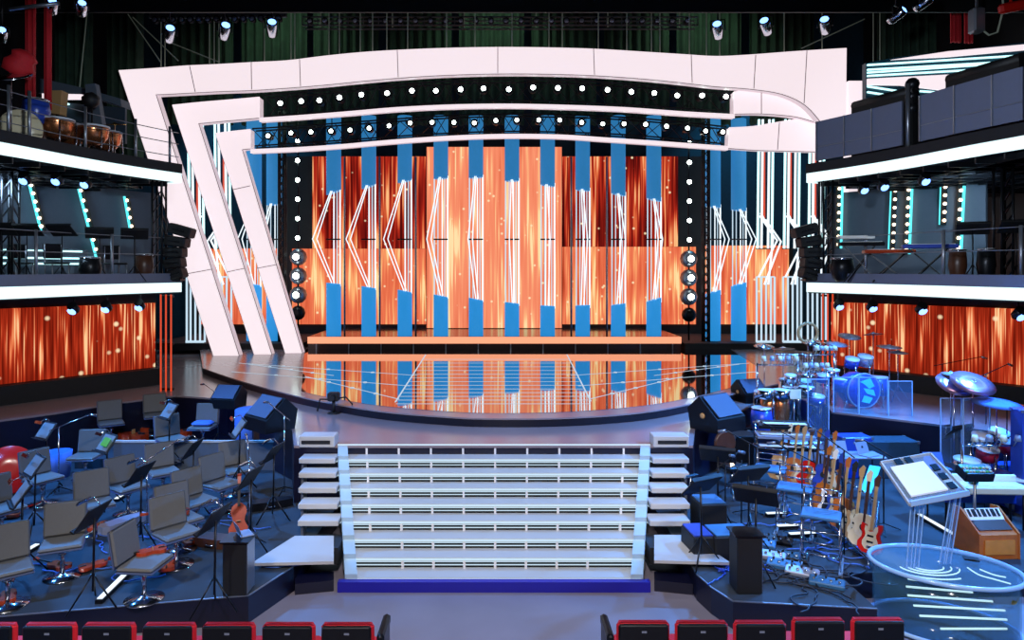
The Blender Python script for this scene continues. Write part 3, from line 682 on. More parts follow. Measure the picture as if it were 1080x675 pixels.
for s, nm in ((-1, 'left'), (1, 'right')):
    t = thing('side_stair', 'narrow frosted glass side steps along the %s edge of the main staircase' % nm, 'staircase', (0, 0, 0), 0, 'side stairs')
    for k in range(0, 6):
        yf, yb, z = ty(k)-.05, ty(k)+.27, TZ[k]+(.02 if k else .12); xi = hw(yf)+.06
        MB().bbox((s*(xi+.31), (yf+yb)/2, z-.045), (.62, yb-yf, .09 if k else .2), .012).build('step_slab', M['frost'], t)
        if k: MB().box((s*(xi+.31), yb-.06, z-.115), (.58, .04, .03)).build('step_light', M['tube_l'], t)
    xt = [(311, 565), (265, 594), (352, 592), (352, 565)] if s < 0 else [(2*CX-311-4, 564), (770, 593), (690, 591), (690, 564)]
    P = [G(x, y, .45) for x, y in xt]
    MB().ext([p-Vector((0, 0, .04)) for p in P], (0, 0, .04)).build('glass_landing', M['frost'], t)
    MB().box((s*(hw(9.9)+.32), 10.1, .3), (.5, .5, .24)).build('landing_support', M['dark'], t)
    MB().ext([G(x if s < 0 else 2*CX-x, y, .15)-Vector((0, 0, .15)) for x, y in [(311, 605), (352, 603), (352, 612), (311, 616)]]
             , (0, 0, .15)).build('bottom_block', M['deckside'], t)
    for k in range(6):
        MB().box((s*(hw(ty(k))+.62), ty(k)+.12, (TZ[k]-.1)/2+.02), (.04, .2, TZ[k]-.1-.04)).build('support_leg', M['steel'], t)
    if s < 0 or True:
        MB().box((s*(hw(ty(0))+.37), ty(0)-.06, 1.42), (.5, .012, .06)).build('black_label', M['black'], t)

# audience seats along the bottom edge
ss = thing('theatre_seat', 'x', 'seat')
MB().bbox((0, 0, .56), (.53, .07, .66), .03).build('backrest', M['redseat'], ss)
sh = MB().bbox((-.005, -.05, .555), (.495, .035, .655), .015).build('back_shell', M['blackseat'], ss)
MB().box((0, -.067, .815), (.05, .006, .02)).build('number_plate', M['laptop'], sh)
MB().bbox((0, .30, .42), (.50, .5, .14), .04).build('seat_cushion', M['redseat'], ss)
MB().bbox((.28, .22, .52), (.05, .5, .06), .015).build('armrest', M['redseat'], ss)
MB().box((.28, .2, .25), (.04, .36, .5)).build('side_leg', M['blackmetal'], ss)
MB().box((-.24, .2, .2), (.04, .3, .4)).build('side_leg', M['blackmetal'], ss)
seatL = [-9, 54, 116, 179.5, 242, 305, 367]; seatR = [678, 739.5, 801, 862.5, 925]
for i, x in enumerate(seatL):
    p = W(x, 0, 6.85); place(ss, ST, (p.x, 6.85, 0), 0, 'red audience seat with black back, %s from the centre aisle in the left front row' % ORD[6-i], 'front row seats')
for i, x in enumerate(seatR):
    p = W(x, 0, 6.85); place(ss, ST, (p.x, 6.85, 0.02 if i < 3 else .05), 0, 'red audience seat with black back, %s from the centre aisle in the right front row' % ORD[i], 'front row seats')
for x, s, nm in ((404, -1, 'left'), (641, 1, 'right')):
    p = W(x, 0, 6.9)
    o = MB().bbox((p.x, 6.95, .78), (.075, .45, .10), .02).box((p.x, 7.0, .37), (.06, .3, .74)).build('end_armrest', M['blackmetal']); tag(o, 'grey end armrest closing the %s front row at the aisle' % nm, 'armrest')

# ================================================================= BALCONY FITTINGS
def railing(s, z0, z1, posts, label, cables=(0, .45)):
    p0 = oncurve(posts[0], s); t = thing('railing', label, 'railing', (p0.x, p0.y, z0))
    o = Vector((p0.x, p0.y, z0)); h = z1-z0
    for px in posts:
        p = oncurve(px, s); q = Vector((p.x, p.y, z0))-o
        MB().cyl(q, q+Vector((0, 0, h)), .035, n=8).build('post', M['steel'], t)
    P = [Vector((p.x, p.y, z0))-o for p in bcurve(s, -.12)]
    for c in cables: MB().tube([p+Vector((0, 0, h-.03-c)) for p in P], .012, 5).build('cable', M['steel'], t)
    return t
railing(-1, 4.12, 5.30, [38, 118, 184], 'steel post and cable railing on the left middle gallery')
railing(1, 4.12, 5.30, [858, 913, 995, 1077], 'steel post and cable railing on the right middle gallery')
railing(-1, 7.08, 8.25, [9, 31, 90, 143, 179], 'steel post and cable railing on the upper left balcony', (.1, .4, .75))
# grey guard panels on the upper right balcony
def guard(pxs, z0, z1, label):
    for a, b, l in pxs:
        p, q = oncurve(a, 1, .02), oncurve(b, 1, .02)
        t = MB().add([(p.x, p.y, z0), (q.x, q.y, z0), (q.x, q.y, z1), (p.x, p.y, z1), (p.x+.05, p.y+.03, z0), (q.x+.05, q.y+.03, z0), (q.x+.05, q.y+.03, z1), (p.x+.05, p.y+.03, z1)],
            [(0,1,2,3), (4,5,6,7), (0,1,5,4), (1,2,6,5), (2,3,7,6), (3,0,4,7)]).build('guard_panel', M['grey'])
        tag(t, l, 'guard panel', 'guard panels')
        MB().bar((p.x-.01, p.y-.01, z0), (p.x-.01, p.y-.01, z1), .03, .03).build('edge_strip', M['steel'], t)
        MB().bar((p.x-.01, p.y-.01, z0+.35), (q.x-.01, q.y-.01, z0+.35), .012, .012).build('wire', M['steel'], t)
guard([(861, 890, 'grey guard panel at the stage end of the upper right balcony'), (890.3, 919, 'second grey guard panel from the stage on the upper right balcony'), (919.3, 951, 'grey guard panel just left of the gap on the upper right balcony'),
       (970, 1006, 'grey guard panel just right of the gap on the upper right balcony'), (1006.3, 1046, 'second grey guard panel right of the gap on the upper right balcony'), (1046.3, 1078.5, 'grey guard panel at the photo edge of the upper right balcony')], 7.32, 8.35, '')
p = oncurve(957.5, 1); tag(MB().cyl((p.x, p.y, 7.08), (p.x, p.y, 8.75), .05, n=10).build('steel_post', M['steel']), 'steel post in the gap between the guard panels', 'post')
for a, b, l in ((901, 966, 'black padded roll behind the left guard panels of the upper right balcony'), (1001, 1079, 'black padded roll behind the right guard panels of the upper right balcony')):
    p, q = oncurve(a, 1, -.3), oncurve(b, 1, -.3)
    tag(MB().bar((p.x, p.y, 7.85), (q.x, q.y, 7.85), .2, 1.54).tube([(p.x, p.y, 8.6), (q.x, q.y, 8.6)], .12, 10).build('padded_barrier', M['black']), l, 'barrier')
m = MB()
for i in range(3): m.ball((oncurve(962, 1, -.3)+Vector((0, 0, 8.2+i*.28))), .16, 8)
p = oncurve(962, 1, -.35); m.cyl((p.x, p.y, 7.08), (p.x, p.y, 8.8), .1)
tag(m.build('cable_bundle', M['blackmetal']), 'bundle of black fittings in the gap between the guard panels', 'cables')
# winged light panel beyond the upper right balcony
t = thing('light_wing', 'slanting dark wing with white and pale cyan light stripes above the guard panels', 'light panel', (0, 21, 0))
def quad(pts, y0, th): return MB().ext([W(x, y, 21)-Vector((0, 21-y0, 0)) for x, y in pts], (0, th, 0))
quad([(914, 66), (945, 60), (1083, 44), (1083, 60), (1083, 110), (914, 110)], .05, .2).build('panel', mat('wing_panel', rgb(20, 60, 78), .4), t)
quad([(940, 63), (1000, 54), (1083, 46.5), (1083, 52.5), (1000, 60)], 0, .06).build('light_panel', M['arch'], t)
quad([(915, 83), (1020, 77.5), (1000, 96), (950, 90), (915, 89.5)], 0, .06).build('light_panel', M['arch'], t)
for y0, y1, xe in ((68.5, 58.5, 1076), (73.5, 65, 1064), (76.5, 67, 1056), (80, 73, 1037)): quad([(915, y0-.8), (xe, y1-.8), (xe, y1+.8), (915, y0+.8)], -.02, .06).build('light_stripe', M['cyanw'], t)
for y0, y1, xa, xe in ((91, 96, 915, 947), (97, 100, 915, 934), (96, 98, 970, 998)): quad([(xa, y0-.8), (xe, y1-.8), (xe, y1+.8), (xa, y0+.8)], -.02, .06).build('light_stripe', M['cyanw'], t)
MB().box((W(1000, 0, 21).x, .2, W(0, 105, 21).z-1.4), (4.4, .2, 2.2)).build('support', M['black'], t)
a, b = W(895.5, 122, 23.3), W(912, 85, 23.3)
tag(MB().box(((a.x+b.x)/2, 23.5, (ZS+b.z)/2), (b.x-a.x, .35, b.z-ZS)).build('lit_pillar', M['arch']), 'short white lit block right of the outer arch', 'pillar')

# galleries: slanted cyan strips with bulbs
def bulb_strip(s, p, q, n, cy, label):
    a, b = onwall(*p, s), onwall(*q, s); t = thing('bulb_strip', label, 'light strip', tuple(a), 0, 'bulb strips on the gallery walls')
    d = b-a
    MB().bar((0, 0, 0), d, .14, .03, (0, 1, 0)).build('backing', M['black'], t)
    for i in range(n): MB().ball(d*((i+.5)/n)+Vector((0, -.05, 0)), .045, 8).build('bulb', M['smallbulb'], t)
    if cy:
        o = onwall(p[0]+cy, p[1], s)-a; o2 = onwall(q[0]+cy, q[1], s)-a
        MB().bar(o, o2, .05, .05).build('cyan_tube', M['cyan'], t)
    return t
bulb_strip(-1, (33, 191), (46, 243), 6, -3, 'slanted bulb strip with cyan tube, left of three on the left gallery wall')
bulb_strip(-1, (85, 196), (106, 278), 8, -3, 'slanted bulb strip with cyan tube, middle of three on the left gallery wall')
bulb_strip(-1, (134, 207), (142, 252), 5, -3, 'slanted bulb strip with cyan tube, right of three on the left gallery wall')
bulb_strip(1, (884.5, 195), (883, 262), 8, 4, 'upright bulb strip nearest the stage on the right gallery wall')
bulb_strip(1, (943.5, 197), (940.5, 268), 8, -3, 'second upright bulb strip from the stage on the right gallery wall')
bulb_strip(1, (957.5, 196), (954.5, 268), 8, 4.5, 'third upright bulb strip from the stage, beside a bright cyan tube')
bulb_strip(1, (996, 193), (994.5, 237), 5, -3, 'fourth upright bulb strip from the stage on the right gallery wall')
bulb_strip(1, (1012.5, 196), (1009, 266), 7, 4.5, 'fifth and outermost upright bulb strip on the right gallery wall')
# lattice pillars of the galleries
def pillar(x, y, z0, z1, label):
    m = MB()
    for dx in (-.12, .12):
        for dy in (-.12, .12): m.cyl((x+dx, y+dy, z0), (x+dx, y+dy, z1), .03, n=6)
    k = int((z1-z0)/.3)
    for i in range(k):
        m.bar((x-.12, y-.12, z0+i*.3), (x+.12, y-.12, z0+i*.3+.3), .025, .025)
        m.bar((x+.12, y+.12, z0+i*.3), (x+.12, y-.12, z0+i*.3+.3), .025, .025)
    tag(m.build('gallery_post', M['blackmetal']), label, 'truss post')
for px, Y, s, l in ((11, 15.8, -1, 'black lattice post at the near end of the left gallery'), (168, 18.1, -1, 'black lattice post at the stage end of the left gallery'), (871, 18.1, 1, 'black lattice post at the stage end of the right gallery'), (1058, 14.8, 1, 'black lattice post at the near end of the right gallery')):
    pillar(W(px, 0, Y).x, Y, 4.12, 6.8, l)
# hanging speaker stacks at the gallery ends
for px, s, l in ((187, -1, 'curved black louvred speaker stack at the stage end of the left gallery'), (853, 1, 'curved black louvred speaker stack at the stage end of the right gallery')):
    Y = 18.25; c = W(px, 262, Y); t = thing('speaker_stack', l, 'speaker', (c.x, Y, 4.13))
    z = .05
    for i in range(5):
        R = Matrix.Rotation(s*(.28-.14*i), 3, 'Y')
        b_ = MB().bbox((s*-.03*i*(i-3), 0, .18+i*.29), (.42+.05*i, .4, .27), .03, R).build('cabinet', M['black'], t)
        MB().box((s*-.03*i*(i-3), -.205, .18+i*.29), (.34, .02, .04), R).build('louvre', M['blackmetal'], b_)
    MB().box((0, 0, .025), (.3, .3, .05)).build('base', M['blackmetal'], t)
# blue spotlights under the balcony floors
bs = thing('blue_spotlight', 'x', 'spotlight')
R = Matrix.Rotation(.9, 3, 'X')
MB().lathe([(.06, -.14), (.1, -.08), (.11, .12)], (0, 0, -.15), 12, R).build('housing', M['blackmetal'], bs)
MB().lathe([(.095, 0), (.03, .02)], tuple(Vector((0, 0, -.15))+Matrix.Rotation(PI-.9, 3, 'X') @ Vector((0, 0, .12))), 12, Matrix.Rotation(PI-.9, 3, 'X')).build('lens', M['bluelens'], bs)
MB().cyl((0, 0, -.1), (0, 0, .14), .02, n=6).build('bracket', M['blackmetal'], bs)
for x, y, Y, z, l in [(78, 0, 15.9, 3.68, 'blue spotlight under the left middle gallery, nearest of three'), (113, 0, 16.6, 3.68, 'blue spotlight under the left middle gallery, middle of three'), (148, 0, 17.3, 3.68, 'blue spotlight under the left middle gallery, nearest the stage'),
                      (27, 0, 15.6, 6.66, 'bright blue spotlight above the first slanted bulb strip'), (61, 0, 15.7, 6.66, 'bright blue spotlight between the first two slanted bulb strips'), (91, 0, 16.3, 6.66, 'bright blue spotlight above the second slanted bulb strip'),
                      (884, 0, 17.6, 3.68, 'blue spotlight under the right middle gallery nearest the stage'), (919, 0, 16.9, 3.68, 'second blue spotlight from the stage under the right middle gallery'), (971, 0, 15.9, 3.68, 'third blue spotlight from the stage under the right middle gallery'), (1074, 0, 14.0, 3.68, 'blue spotlight under the right gallery at the photo edge'),
                      (910, 0, 17.5, 6.66, 'blue spotlight nearest the stage under the upper right balcony'), (931, 0, 16.8, 6.66, 'middle blue spotlight under the upper right balcony'), (974, 0, 15.7, 6.66, 'outer blue spotlight under the upper right balcony')]:
    place(bs, ST, (W(x, 0, Y).x, Y, z), 0, l, 'blue spotlights')
# red light tube clusters at the outer corners
for px, Y, n in ((175, 17.3, 'left'), (873, 17.9, 'right')):
    X = W(px, 0, Y).x; t = thing('red_tube_cluster', 'cluster of tall thin orange red light tubes beside the %s wall screen' % n, 'light tubes', (X, Y, 1.35))
    for dx in (-.13, 0, .13):
        MB().cyl((dx, 0, 0), (dx, 0, 2.45), .022, n=8).build('light_tube', M['redtube'], t)
    for z in (.05, 1.2, 2.4): MB().box((0, .05, z), (.34, .06, .05)).build('bracket', M['blackmetal'], t)

# music stands and instruments up on the galleries
mgs = {}
def music_stand(name='music_stand', tilt=.9, w_=.5, light=False, h=1.1):
    t = thing(name, 'x', 'music stand')
    R = Matrix.Rotation(tilt, 3, 'X')        # desk faces local -Y (the player)
    MB().bbox((0, 0, h), (w_, .36, .02), .006, R).box(tuple(Vector((0, 0, h))+R @ Vector((0, -.17, .025))), (w_, .02, .05), R).build('desk', M['black'], t)
    for k in range(3):
        a = PI/2+k*2*PI/3; MB().tube([(0, 0, .42), (.14*math.cos(a), .14*math.sin(a), .22), (.3*math.cos(a), .3*math.sin(a), .012)], .011, 6).build('leg', M['blackmetal'], t)
    MB().cyl((0, 0, .2), (0, .02, h-.02), .014, n=8).build('pole', M['blackmetal'], t)
    if light:
        MB().tube([tuple(Vector((0, 0, h))+R @ Vector((0, .17, 0))), tuple(Vector((0, 0, h))+R @ Vector((0, .2, .12))), tuple(Vector((0, 0, h))+R @ Vector((0, .08, .2)))], .008, 5).box(tuple(Vector((0, 0, h))+R @ Vector((0, .08, .2))), (.22, .05, .02), R).build('lamp', M['chrome'], t)
        MB().box(tuple(Vector((0, 0, h))+R @ Vector((0, .01, .014))), (w_*.84, .28, .006), R).build('sheet_music', M['papergrey'], t)
    return t
mg = music_stand(h=1.2, w_=.62, tilt=-.7)
for x, Y, rz, l in ((0, 15.2, .1, 'black music stand at the left photo edge on the left gallery'), (28, 15.5, .1, 'black music stand left of the big one on the left gallery'), (65, 15.6, -.1, 'large black music stand between the slanted bulb strips on the left gallery'), (105, 16.8, .5, 'black music stand in front of the middle bulb strip on the left gallery'), (142, 17.2, .5, 'black music stand nearest the stage on the left gallery'),
                    (1026, 14.9, -.5, 'tilted black music stand beside the near post of the right gallery'), (1072, 14.2, -.3, 'black music stand at the photo edge of the right gallery')):
    place(mg, ST, (W(x, 0, Y).x, Y, 4.12), rz, l, 'gallery music stands')
t = thing('lit_bar_counter', 'low counter with three white light lines at the back of the left gallery', 'counter', (-11.9, 16.6, 4.12), .9)
MB().bbox((0, 0, .42), (3.6, .4, .84), .03).build('body', M['wallgrey'], t)
for z in (.78, .6, .46): MB().box((0, -.21, z), (3.3, .02, .045)).build('light_line', M['cyanw'], t)
# congas / keyboards on the galleries
def keyboard(label, w_=1.2, h=.85, name='stage_keyboard', body='blackmetal'):
    t = thing(name, label, 'keyboard')
    b_ = MB().bbox((0, 0, h), (w_, .34, .09), .015).build('body', M[body], t)
    MB().box((0, -.08, h+.05), (w_*.88, .14, .012)).build('keys', M['keyswhite'], b_)
    MB().bar((-w_*.35, -.15, .01), (w_*.35, .12, h-.05), .03, .03).bar((w_*.35, -.15, .01), (-w_*.35, .12, h-.05), .03, .03).bar((-w_*.35, .15, .01), (w_*.35, .1, h-.05), .03, .03).build('x_stand', M['blackmetal'], t)
    return t
def put(t, x, y, z, rz=0): t.location = (x, y, z); t.rotation_euler = (0, 0, rz); return t
k1 = put(keyboard('white edged keyboard on stand nearest the stage on the right gallery', 1.0, .95), W(908, 0, 17).x, 17, 4.12, -.2)
MB().bbox((-.1, .05, 1.12), (.8, .28, .08), .01).build('upper_keyboard', M['white'], k1)
put(keyboard('red keyboard on stand before the second bulb strip on the right gallery', 1.1, .75, body='violin'), W(937, 0, 16.6).x, 16.6, 4.12, -.25)
put(keyboard('blue lit keyboard beside the bright cyan tube on the right gallery', 1.1, .85, body='drumblue'), W(980, 0, 15.8).x, 15.8, 4.12, -.4)
def conga(label, col, h=.75, r=.16, name='conga_drum', cat='drum'):
    t = thing(name, label, cat)
    MB().lathe([(r*.6, .0), (r*.85, h*.15), (r*1.15, h*.55), (r, h)], (0, 0, 0), 16).build('shell', M[col], t)
    MB().lathe([(r*1.02, h), (r*1.0, h+.02), (r*.3, h+.022)], (0, 0, 0), 16).build('head', M['skin'], t)
    MB().lathe([(r*1.04, h-.03), (r*1.06, h+.01)], (0, 0, 0), 16).build('rim', M['chrome'], t)
    return t
put(conga('dark conga left of the near post on the right gallery', 'darkwood'), W(1010, 0, 15.2).x, 15.2, 4.12)
put(conga('second dark conga beside the tilted music stand on the right gallery', 'blackmetal'), W(1040, 0, 14.7).x, 14.7, 4.12)
put(conga('dark drum on the left gallery near the middle bulb strip', 'blackmetal', .6, .22), W(95, 0, 16.6).x, 16.6, 4.12)
put(conga('dark drum on the left gallery beside the stage end post', 'darkwood', .7, .2), W(152, 0, 17.7).x, 17.7, 4.12)
put(conga('dark drum low at the stage end of the right gallery', 'blackmetal', .6, .25), W(888, 0, 17.5).x, 17.5, 4.12)
def gchair(label):
    t = thing('gallery_chair', label, 'chair')
    MB().bbox((0, 0, .46), (.42, .42, .05), .02).build('seat', M['blackmetal'], t)
    MB().bbox((0, .2, .75), (.42, .04, .35), .02).build('backrest', M['blackmetal'], t)
    for x in (-.18, .18):
        for y in (-.18, .18): MB().cyl((x, y, 0), (x, y, .45 if y < 0 else .9), .012, n=6).build('leg', M['steel'], t)
    return t
put(gchair('dark chair behind the big music stand on the left gallery'), W(60, 0, 16.1).x, 16.1, 4.12, 1.0)
put(gchair('dark chair between the first music stands on the left gallery'), W(22, 0, 16.2).x, 16.2, 4.12, 1.0)
put(gchair('dark chair near the stage end of the left gallery'), W(122, 0, 17.3).x, 17.3, 4.12, 1.0)

# timpani and percussion on the upper left balcony
def timpani(label):
    t = thing('timpani', label, 'drum')
    MB().lathe([(.06, .42), (.22, .47), (.33, .62), (.36, .82), (.36, .88)], (0, 0, 0), 22).build('kettle', M['copper'], t)
    MB().lathe([(.375, .86), (.38, .90), (.36, .905), (.1, .907)], (0, 0, 0), 22).build('head', M['skin'], t)
    for k in range(4):
        a = k*PI/2+.4; MB().tube([(.38*math.cos(a), .38*math.sin(a), .84), (.4*math.cos(a), .4*math.sin(a), .4), (.3*math.cos(a), .3*math.sin(a), .0)], .018, 6).build('leg', M['chrome'], t)
    MB().lathe([(.3, .03), (.31, .07)], (0, 0, 0), 18).build('base_ring', M['chrome'], t)
    return t
tp = timpani('x')
for x, Y, l in ((60, 16.1, 'copper timpani drum farthest left on the upper left balcony'), (76, 16.9, 'second copper timpani drum from the left on the upper left balcony'), (98, 16.9, 'third copper timpani drum from the left on the upper left balcony'), (112, 17.6, 'copper timpani drum nearest the stage on the upper left balcony')):
    place(tp, ST, (W(x, 0, Y).x, Y, 7.08), x, l, 'timpani')
t = thing('slanted_canopy', 'grey slanting roof panel with white lights behind the timpani', 'canopy', (0, 19.5, 0))
def q2(pts, y, th): return MB().ext([W(x, yy, 19.5)-Vector((0, 19.5-y, 0)) for x, yy in pts], (0, th, 0))
q2([(40, 82), (85, 92), (127, 104), (128, 112), (85, 99), (40, 98)], 0, .5).build('roof', M['wallgrey'], t)
q2([(43, 98), (88, 98.5), (88, 104), (43, 104)], .05, .1).build('light_panel', M['arch'], t)
q2([(43, 107.5), (70, 108), (70, 109.5), (43, 109)], .05, .1).build('light_line', M['cyanw'], t)
q2([(36, 104), (128, 112), (128, 150), (36, 150)], .2, .1).build('backing', mat('canopy_backing', rgb(40, 55, 70), .6), t)
q2([(62, 150), (66, 150), (66, 187), (62, 187)], .2, .1).build('support', M['black'], t)
o = q2([(70, 104), (86, 104), (84, 128), (68, 126)], .0, .3).build('stage_flat', M['tan']); o.location = (0, 18.6, 0); MB().bar(W(77, 126, 19.5)-Vector((0, 19.3, 0)), W(77, 186.5, 19.5)-Vector((0, 19.3, 0)), .06, .06).build('stand', M['blackmetal'], o); tag(o, 'small tan panel behind the copper timpani', 'panel')
o = q2([(114, 100), (124, 99), (135, 163), (118, 161)], 0, .2).build('stage_flat', M['wallgrey']); o.location = (0, 18.4, 0); tag(o, 'tall grey slanting panel right of the timpani', 'panel')
def cymbal_stand(label, h=1.1, r=.24, tilt=.2, mat_='gold'):
    t = thing('cymbal_stand', label, 'cymbal')
    MB().lathe([(r, 0), (r*.5, .02), (r*.2, .03), (r*.12, .055), (.012, .06), (r*.12, .045), (r*.5, .012), (r*.98, -.004)], (0, 0, h), 22, Matrix.Rotation(tilt, 3, 'X')).build('cymbal', M[mat_], t)
    MB().cyl((0, 0, .25), (0, 0, h), .012, n=6).build('pole', M['chrome'], t)
    for k in range(3):
        a = PI/2+k*2*PI/3; MB().bar((0, 0, .4), (.26*math.cos(a), .26*math.sin(a), .01), .018, .012).build('leg', M['chrome'], t)
    return t
put(cymbal_stand('amber lit cymbal on stand right of the timpani', 1.15, .3), W(121, 0, 17.9).x, 17.9, 7.08)
put(cymbal_stand('large pale cymbal at the far left of the upper left balcony', 1.65, .42, .5, 'chrome'), W(12, 0, 15.2).x, 15.2, 7.08)
t = thing('bass_drum', 'grey round drum head at the far left of the upper balcony', 'drum', (W(14, 0, 15.3).x, 15.6, 7.5), .4)
R = Matrix.Rotation(PI/2, 3, 'X')
MB().lathe([(.44, -.2), (.44, .2)], (0, 0, .1), 26, R).build('shell', M['darkwood'], t)
MB().lathe([(.45, .2), (.44, .23), (.1, .235)], (0, 0, .1), 26, R).build('head', M['cream'], t)
MB().bar((-.3, 0, -.42), (0, 0, .1), .03, .03).bar((.3, 0, -.42), (0, 0, .1), .03, .03).build('stand', M['chrome'], t)
t = put(conga('blue lying barrel drum above the left timpani', 'drumblue', .6, .26), W(38, 0, 15.8).x, 15.8, 7.75); 
MB().cyl((0, 0, 0), (0, 0, -.67), .03).build('stand_pole', M['chrome'], t)
o = MB().lathe([(.02, -.2), (.16, -.15), (.2, 0), (.17, .12), (.05, .2)], (W(96, 0, 17.4).x, 17.4, 8.75), 14, Matrix.Rotation(1.2, 3, 'Y')).cyl((W(97, 0, 17.4).x, 17.4, 7.08), (W(97, 0, 17.4).x, 17.4, 8.7), .025).build('standing_lamp', M['black']); tag(o, 'round black lamp head on a stand above the timpani', 'lamp')
for x0, x1, y0, l in ((25, 36, 8, 'narrow dark red drape at the top left'), (46, 53, 18, 'second narrow red drape beside the dark green drape at top left')):
    a = W(x0, y0, 17.0); b = W(x1, 82, 17.0); o = wavy(a.x, b.x, 17.0, b.z-.8, 11.7, .13, .05).build('red_drape', M['red']); tag(o, l, 'drape')
o = MB().lathe([(.05, -.3), (.3, -.25), (.34, -.05), (.24, .1), (.28, .2), (.15, .3), (.03, .33)], (W(5, 0, 15).x, 15.5, W(0, 60, 15).z), 9, Matrix.Rotation(.5, 3, 'Y')).build('red_cushion', M['red']); tag(o, 'red fabric bundle at the far left above the pale cymbal', 'fabric')
m = MB(); a, b = W(10, 9.5, 16.6), W(62, 3.5, 16.6); m.tube([a, b], .05, 8); tag(m.build('rigging_pipe', M['steel']), 'pale steel pipe across the top left corner', 'pipe')
for x, y, l in ((2, 38, 'blue lit lamp at the left photo edge'), (55, 8, 'small lamp clamped on the steel pipe at the top left'), (86, 10, 'small dark lamp right of the steel pipe at the top left'), (945, 17, 'small blue spotlight high above the striped wing'), (973, 4, 'small blue spotlight at the top edge above the red drape')):
    place(ps, ST, W(x, y, 17), .6, l, 'spotlights above the arch').scale = (.7, .7, .7)
for x0, x1, l in ((1002, 1010, 'narrow dark red drape above the striped wing'), (1018, 1024, 'second narrow dark red drape above the striped wing')):
    a = W(x0, 0, 20.6); b = W(x1, 45, 20.6); tag(wavy(a.x, b.x+.1, 20.6, b.z, 16.0, .13, .05).build('red_drape', M['red']), l, 'drape')
o = MB().bbox(W(1030, 22, 18), (.3, .3, .65), .04).bar(W(1030, 12, 18), W(1030, -40, 18), .05, .05).build('hoist_motor', M['steel']); tag(o, 'grey chain hoist box hanging at the top right', 'hoist')
o = MB().tube([W(1034, 30, 18), W(1043, 37, 18), W(1052, 34, 18), W(1058, 10, 18), W(1057, -30, 18)], .025, 6).build('looped_cable', M['rope']); tag(o, 'grey looped cable hanging from the hoist at top right', 'cable')
o = MB().bbox(W(1070, 7, 17.5), (.8, .2, .25), .05, Matrix.Rotation(-.2, 3, 'Y')).bar(W(1066, 5, 17.5), W(1066, -40, 17.5), .04, .04).build('red_fixture', M['redpaint']); tag(o, 'red fixture at the top right corner', 'fixture')
# ================================================================= LEFT ORCHESTRA
def swivel_chair(label='x', cushion=False):
    t = thing('orchestra_chair', label, 'chair')
    MB().bbox((0, -.02, .455), (.50, .46, .05), .02).build('seat', M['seatgrey'], t)
    b_ = MB().bbox((0, .245, .70), (.50, .045, .44), .02, Matrix.Rotation(-.16, 3, 'X')).build('backrest', M['seatgrey'], t)
    sh = MB().bbox((0, .272, .68), (.51, .02, .46), .01, Matrix.Rotation(-.16, 3, 'X')).tube([(0, .2, .42), (0, .25, .45), (0, .27, .52)], .03).bbox((0, -.02, .42), (.51, .47, .025), .01).build('shell', M['seatback'], t)
    MB().cyl((0, 0, .03), (0, 0, .42), .028, n=10).lathe([(.05, .3), (.05, .34)], (0, 0, 0), 10).build('pedestal', M['chrome'], t)
    MB().lathe([(.23, 0), (.23, .012), (.06, .03), (.03, .05)], (0, 0, 0), 26).build('base_disc', M['chrome'], t)
    return t
oc = swivel_chair()
Zp = .35
def gp(px, py, z): p = G(px, py, z); return p
# seat-centre pixel, floor level, heading (degrees, 0 = facing the hall, 90 = facing stage right), label
CH = [(66, 571, .35, 25, 'grey swivel chair with a wide back above a red violin, front of the left pit'),
      (152, 592, .35, 85, 'grey swivel chair seen from the side, nearest the pit edge, holding a violin'),
      (186, 560, .35, 50, 'grey swivel chair behind the side-on chair in the left pit'),
      (8, 598, .35, 40, 'grey swivel chair cut by the left photo edge at the pit front'),
      (100, 530, .35, 40, 'grey swivel chair behind the wide-backed chair in the left pit'),
      (207, 527, .35, 55, 'grey swivel chair in the second row from the parapet, left of the staircase'),
      (234, 509, .35, 60, 'grey swivel chair nearest the staircase in the left pit middle row'),
      (250, 494, .35, 40, 'grey swivel chair nearest the staircase in front of the parapet'),
      (172, 496, .35, 40, 'grey swivel chair in front of the parapet, second from the staircase'),
      (135, 512, .35, 55, 'grey swivel chair left of a pale music stand in the middle of the left pit'),
      (190, 546, .35, 50, 'grey swivel chair with a red violin on its seat'),
      (90, 480, .35, 5, 'grey swivel chair facing the hall behind a screen-lit music stand'),
      (45, 503, .35, 60, 'grey swivel chair beside the red round drum in the left pit'),
      (117, 445, .55, 35, 'grey swivel chair farthest left in the rear row'),
      (164, 437, .55, 30, 'grey swivel chair farthest back in the rear row'),
      (181, 462, .55, 45, 'grey swivel chair in the rear row just behind the parapet'),
      (214, 449, .55, 0, 'grey swivel chair in the rear row with a blue cushion'),
      (2, 535, .35, 60, 'grey swivel chair at the left photo edge beside the floor lights')]
for px, py, zf, hd, l in CH:
    zf = zf+.003
    p = gp(px, py, zf+.47); place(oc, ST, (p.x, p.y, zf), math.radians(hd), l, 'grey orchestra chairs')
p = gp(214, 447, .55+.52); tag(MB().bbox((p.x, p.y, .55+.535), (.42, .3, .09), .04).build('seat_cushion', M['bluecloth']), 'blue cushion lying on a rear row chair', 'cushion')
